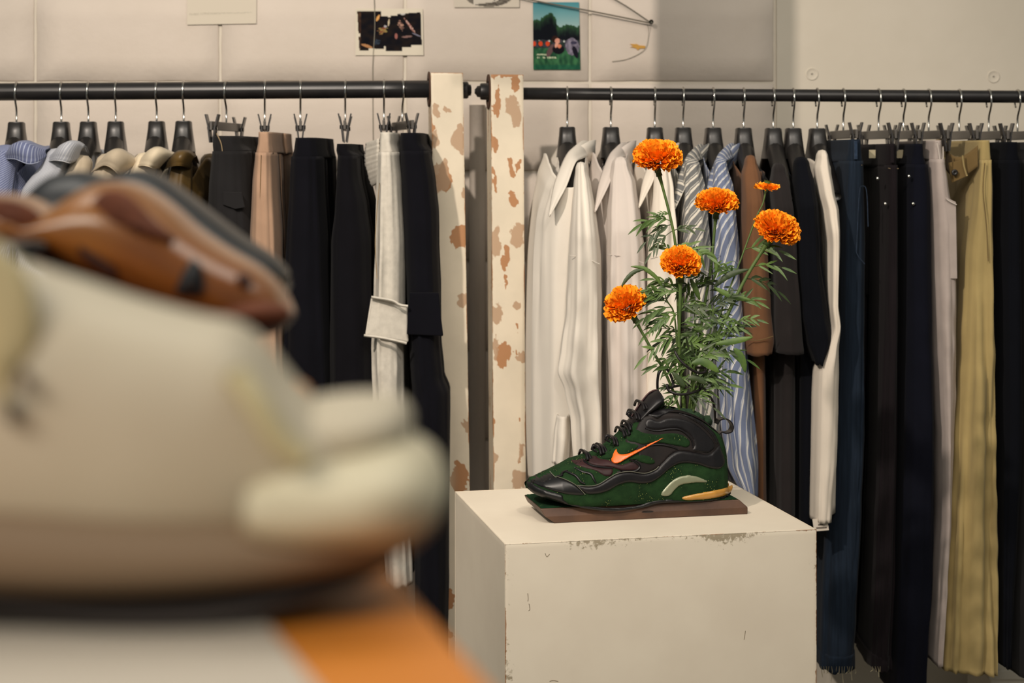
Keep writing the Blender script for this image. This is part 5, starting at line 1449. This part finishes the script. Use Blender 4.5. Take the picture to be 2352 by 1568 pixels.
# ================================================================== FOREGROUND (out of focus)
def side_loft(top, bot, hwf, Yc, n=44, pn=2.2, steps=60, topflat=0.0):
    """top/bot px polylines at the plane Y=Yc -> closed loft"""
    x0 = max(top[0][0], bot[0][0]); x1 = min(top[-1][0], bot[-1][0]); rings = []
    for i in range(steps + 1):
        t = i / steps; px = x0 + (x1 - x0) * (1 - (1 - t) ** 1.6 if t > 0 else 0)
        a = float(np.interp(px, [p[0] for p in top], [p[1] for p in top])); b = float(np.interp(px, [p[0] for p in bot], [p[1] for p in bot]))
        A, B = P(px, a, Yc), P(px, b, Yc); hw = hwf((px - x0) / (x1 - x0)); c = (A + B) / 2; hz = (A.z - B.z) / 2
        rings.append([Vector((c.x, Yc + hw * sgn(math.cos(q), 0.75), c.z + hz * sgn(math.sin(q), 0.85))) for q in [2 * pi * k / n for k in range(n)]])
    v, f, uv = loft(rings, True, True, True)
    return v, f, uv
def sm(pts, k=6): return [(q.x, q.y) for q in spline([Vector((a, b, 0)) for a, b in pts], k)]
M['cognac'] = mat('polished_cognac_leather', srgb(152, 98, 38), 0.3, col2=srgb(122, 68, 26), nscale=14, coat=0.5)
M['suede'] = mat('brown_suede', srgb(104, 54, 28), 0.85, col2=srgb(84, 42, 24), nscale=60)
M['welt'] = mat('dark_brown_welt', srgb(62, 32, 24), 0.5)
M['navyl'] = mat('navy_leather', srgb(14, 20, 30), 0.45, col2=srgb(9, 13, 20), nscale=20, coat=0.2)
M['creaml'] = mat('cream_leather', srgb(192, 183, 164), 0.6, col2=srgb(180, 170, 148), nscale=8)
M['creamsole'] = mat('cream_rubber', srgb(198, 190, 164), 0.5)
M['sole_shade'] = mat('shade_taupe_rubber', srgb(128, 108, 86), 0.7)  # shade under the upper's overhang put into the midsole colour
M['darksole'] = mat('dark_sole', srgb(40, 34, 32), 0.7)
M['orangec'] = mat('orange_lacquer', srgb(206, 128, 46), 0.5, col2=srgb(196, 116, 38), nscale=5)
M['palesheet'] = mat('pale_sheet', srgb(186, 178, 166), 0.6)
M['straw'] = mat('straw_leather', srgb(180, 170, 132), 0.6)
# navy shoe
YN = 0.93
hwf = lambda t: 0.012 + 0.030 * math.sin(pi * min(1, max(0, t)) ** 0.8) ** 0.6
hwt = lambda W: (lambda t: W * (0.30 + 0.70 * math.sqrt(max(0, 1 - max(0, (t - 0.55) / 0.45) ** 2.2))))
def shelfbox(name, label, pxa, pxb, pytop, Ya, Yb, m):
    zt_ = H - (pytop - HY) / F * ((Ya + Yb) / 2); xa, xb = P(pxa, 0, (Ya + Yb) / 2).x, P(pxb, 0, (Ya + Yb) / 2).x
    r = empty(name, ((xa + xb) / 2, (Ya + Yb) / 2, 0), label, 'plinth')
    obj('body', *box((xa + xb) / 2, (Ya + Yb) / 2, (zt_ - 0.02) / 2, xb - xa, Yb - Ya, zt_ - 0.02), m, r, smooth=False, bevel=0.003)
    obj('top', *box((xa + xb) / 2, (Ya + Yb) / 2, zt_ - 0.01, xb - xa + 0.004, Yb - Ya + 0.004, 0.02), m, r, smooth=False, bevel=0.003)
    return zt_
nv = empty('dress_shoe', P(300, 640, YN), 'blurred navy leather shoe behind the tan one, toe pointing right', 'shoe', 'blurred leather shoes in the foreground')
v, f, _ = side_loft(sm([(60, 470), (90, 430), (130, 400), (190, 392), (240, 404), (280, 396), (320, 388), (370, 404), (430, 446), (500, 500), (560, 545), (615, 580), (648, 608), (660, 630)]),
                    sm([(60, 560), (100, 610), (200, 640), (300, 650), (400, 660), (500, 670), (600, 668), (640, 656), (661, 634)]), hwt(0.038), YN)
obj('upper', v, f, M['navyl'], nv)
v, f, _ = side_loft(sm([(58, 640), (200, 650), (400, 668), (560, 672), (640, 660), (664, 640)]), sm([(58, 660), (200, 672), (400, 690), (560, 692), (650, 678), (666, 650)]), hwt(0.041), YN)
obj('sole', v, f, M['navyl'], nv)
# tan shoe
YT = 0.80
tn = empty('dress_shoe', P(300, 740, YT), 'blurred tan leather shoe with a cut-out, resting nearest above the cream sneaker', 'shoe', 'blurred leather shoes in the foreground')
v, f, _ = side_loft(sm([(-220, 470), (-100, 448), (0, 444), (60, 456), (105, 492), (130, 488), (180, 446), (230, 420), (280, 416), (330, 430), (390, 470), (450, 524), (520, 572), (590, 612), (640, 655), (664, 700), (670, 722)]),
                    sm([(-220, 600), (-100, 590), (0, 566), (90, 556), (140, 560), (190, 610), (260, 652), (340, 690), (430, 720), (520, 742), (600, 750), (650, 744), (671, 724)]), hwt(0.042), YT)
obj('upper', v, f, M['cognac'], tn)
v, f, _ = side_loft(sm([(140, 562), (190, 606), (260, 648), (340, 686), (430, 712), (520, 712), (600, 706), (650, 706), (672, 722)]),
                    sm([(140, 586), (190, 640), (260, 684), (340, 722), (430, 748), (520, 762), (600, 764), (650, 756), (674, 728)]), hwt(0.045), YT)
obj('welt', v, f, M['welt'], tn)
def fg_patch(name, poly, Yc, hw, m, parent, bulge=0.006):
    c = [Vector((a, b, 0)) for a, b in poly]; c = spline(c, 4, True)
    cen = sum(c, Vector()) / len(c); rings = []
    for k in (1.0, 0.97, 0.85, 0.6, 0.3, 0.05):
        rings.append([P(cen.x + (q.x - cen.x) * k, cen.y + (q.y - cen.y) * k, Yc - hw - bulge * (1 - k ** 2) + (0.004 if k == 1 else 0)) for q in c])
    v, f, _ = loft(rings, True, False, True); return obj(name, v, f, m, parent)
fg_patch('suede_panel', [(205, 470), (250, 436), (300, 450), (350, 500), (400, 545), (392, 560), (370, 548), (360, 566), (335, 545), (322, 560), (300, 530), (282, 540), (262, 505), (236, 510)], YT, 0.036, M['suede'], tn, 0.007)
fg_patch('heel_panel', [(-60, 470), (20, 458), (80, 480), (105, 520), (70, 545), (10, 520), (-60, 540)], YT, 0.038, M['suede'], tn, 0.004)
fg_patch('strap', [(165, 548), (200, 570), (240, 595), (270, 618), (262, 640), (225, 622), (185, 590)], YT, 0.040, M['welt'], tn, 0.003)
fg_patch('cut_out', [(440, 596), (462, 610), (468, 650), (462, 678), (430, 680), (402, 672), (412, 640)], YT, 0.039, M['navyl'], tn, 0.002)
fg_patch('cut_out', [(548, 628), (572, 632), (578, 655), (560, 664), (546, 650)], YT, 0.030, M['welt'], tn, 0.002)
fg_patch('toe_strap', [(440, 720), (520, 698), (600, 690), (650, 700), (668, 722), (640, 745), (560, 752), (480, 744)], YT, 0.030, M['suede'], tn, 0.008)
zs = shelfbox('tall_riser', 'plain white riser hidden behind the cream sneaker, carrying the two leather shoes', -400, 470, 706, 0.765, 0.975, M['palesheet'])
# cream sneaker
YS = 0.468
csn = empty('chunky_sneaker', P(400, 1310, YS), 'large blurred cream sneaker at the lower left, nearest the camera', 'sneaker')
v, f, _ = side_loft(sm([(-420, 640), (-200, 600), (0, 596), (150, 634), (300, 684), (450, 724), (540, 742), (600, 790), (660, 868), (720, 930), (760, 960), (800, 990)]),
                    sm([(-420, 1280), (0, 1290), (400, 1290), (600, 1260), (740, 1180), (800, 1080)]), lambda t: 0.034 * (0.5 + 0.5 * math.sqrt(max(0, 1 - max(0, (t - 0.6) / 0.4) ** 2))), YS)
obj('upper', v, f, M['creaml'], csn)
v, f, _ = side_loft(sm([(560, 980), (640, 940), (740, 916), (850, 908), (920, 922), (944, 958)]), sm([(560, 1100), (700, 1080), (850, 1060), (930, 1030), (946, 964)]), hwt(0.030), YS + 0.01)
obj('toe_box', v, f, M['creaml'], csn)
v, f, _ = side_loft(sm([(610, 1050), (650, 1034), (720, 1026), (840, 1012), (930, 1008), (990, 1040), (1020, 1090), (1026, 1126)]), sm([(610, 1196), (660, 1214), (740, 1222), (840, 1218), (930, 1212), (990, 1190), (1018, 1156), (1027, 1130)]), hwt(0.040), YS)
obj('toe_bumper', v, f, M['creamsole'], csn)
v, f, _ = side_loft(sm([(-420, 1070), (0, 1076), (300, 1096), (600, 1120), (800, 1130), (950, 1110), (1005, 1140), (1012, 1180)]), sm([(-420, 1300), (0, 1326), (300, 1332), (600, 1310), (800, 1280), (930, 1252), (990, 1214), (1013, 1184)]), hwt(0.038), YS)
obj('midsole', v, f, M['sole_shade'], csn)  # tall taupe band stands in for the shaded lower side
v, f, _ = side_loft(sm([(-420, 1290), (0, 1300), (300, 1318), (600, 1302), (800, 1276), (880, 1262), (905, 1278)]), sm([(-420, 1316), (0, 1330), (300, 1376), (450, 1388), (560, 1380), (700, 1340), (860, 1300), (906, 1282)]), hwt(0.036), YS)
obj('outsole', v, f, M['darksole'], csn)  # dark outsole, also standing in for the shadow beneath the shoe
v, f = tube([P(540, 860, YS - .03), P(590, 930, YS - .034), P(640, 1010, YS - .036), P(700, 1060, YS - .036)], lambda t: 0.0034, 10, smooth_n=5); obj('eyelet_band', v, f, M['straw'], csn)
fg_patch('pull_tab', [(-30, 540), (60, 620), (90, 760), (50, 900), (40, 1060), (0, 1200), (-60, 1200), (-60, 560)], YS, 0.030, M['straw'], csn, 0.004)
fg_patch('stud', [(52, 852), (72, 866), (66, 890), (46, 884)], YS, 0.037, M['welt'], csn, 0.004)
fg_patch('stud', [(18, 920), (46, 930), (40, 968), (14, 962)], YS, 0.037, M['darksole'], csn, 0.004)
v, f, _ = side_loft(sm([(560, 960), (600, 900), (650, 878), (690, 878), (710, 900), (720, 940)]), sm([(560, 1180), (600, 1182), (650, 1182), (690, 1182), (710, 1180), (721, 1160)]), lambda t: 0.016, 0.545)
tb = empty('orange_block', P(640, 1182, 0.545), 'x', 'ornament')
tb['label'] = 'blurred round-topped orange block just showing behind the cream sneaker'; tb['category'] = 'ornament'
obj('body', v, f, M['orangec'], tb)
# orange topped table with pale sheet
zt_t = H - (1300 - HY) / F * 0.508
tr = [Vector(((890 - CX) / F * 0.508, 0.508, 0)), Vector(((1120 - CX) / F * 0.3954, 0.3954, 0))]
dr = (tr[1] - tr[0]).normalized()
quad = [tr[0] + dr * 0.36, tr[0] - dr * 0.14, Vector((-0.42, 0.60, 0)), Vector((-0.42, 0.08, 0))]
tab = empty('display_table', (-0.2, 0.3, 0), 'orange lacquered display table at the bottom edge under the cream sneaker', 'table')
def prism(pts, z0, z1):
    k = len(pts); v = [Vector((p.x, p.y, z0)) for p in pts] + [Vector((p.x, p.y, z1)) for p in pts]
    return v, [tuple(range(k))[::-1], tuple(range(k, 2 * k))] + [(i, (i + 1) % k, k + (i + 1) % k, k + i) for i in range(k)]
obj('table_top', *prism(quad, zt_t - 0.02, zt_t), M['orangec'], tab, smooth=False, bevel=0.001)
cin = sum(quad, Vector()) / 4
obj('pedestal', *prism([cin + (q - cin) * 0.8 for q in quad], 0, zt_t - 0.02), M['orangec'], tab, smooth=False)
zp = zt_t + 0.001
def onz(px, py, z):
    Y = (H - z) * F / (py - HY); return Vector(((px - CX) / F * Y, Y, 0))
sh = [onz(572, 1376, zp), onz(-350, 1300, zp), onz(-700, 1900, zp), onz(980, 1900, zp)]
tag(obj('pale_sheet', *prism(sh, zt_t + 0.0003, zp), M['palesheet'], smooth=False), 'pale sheet lying on the orange table at the lower left', 'sheet')
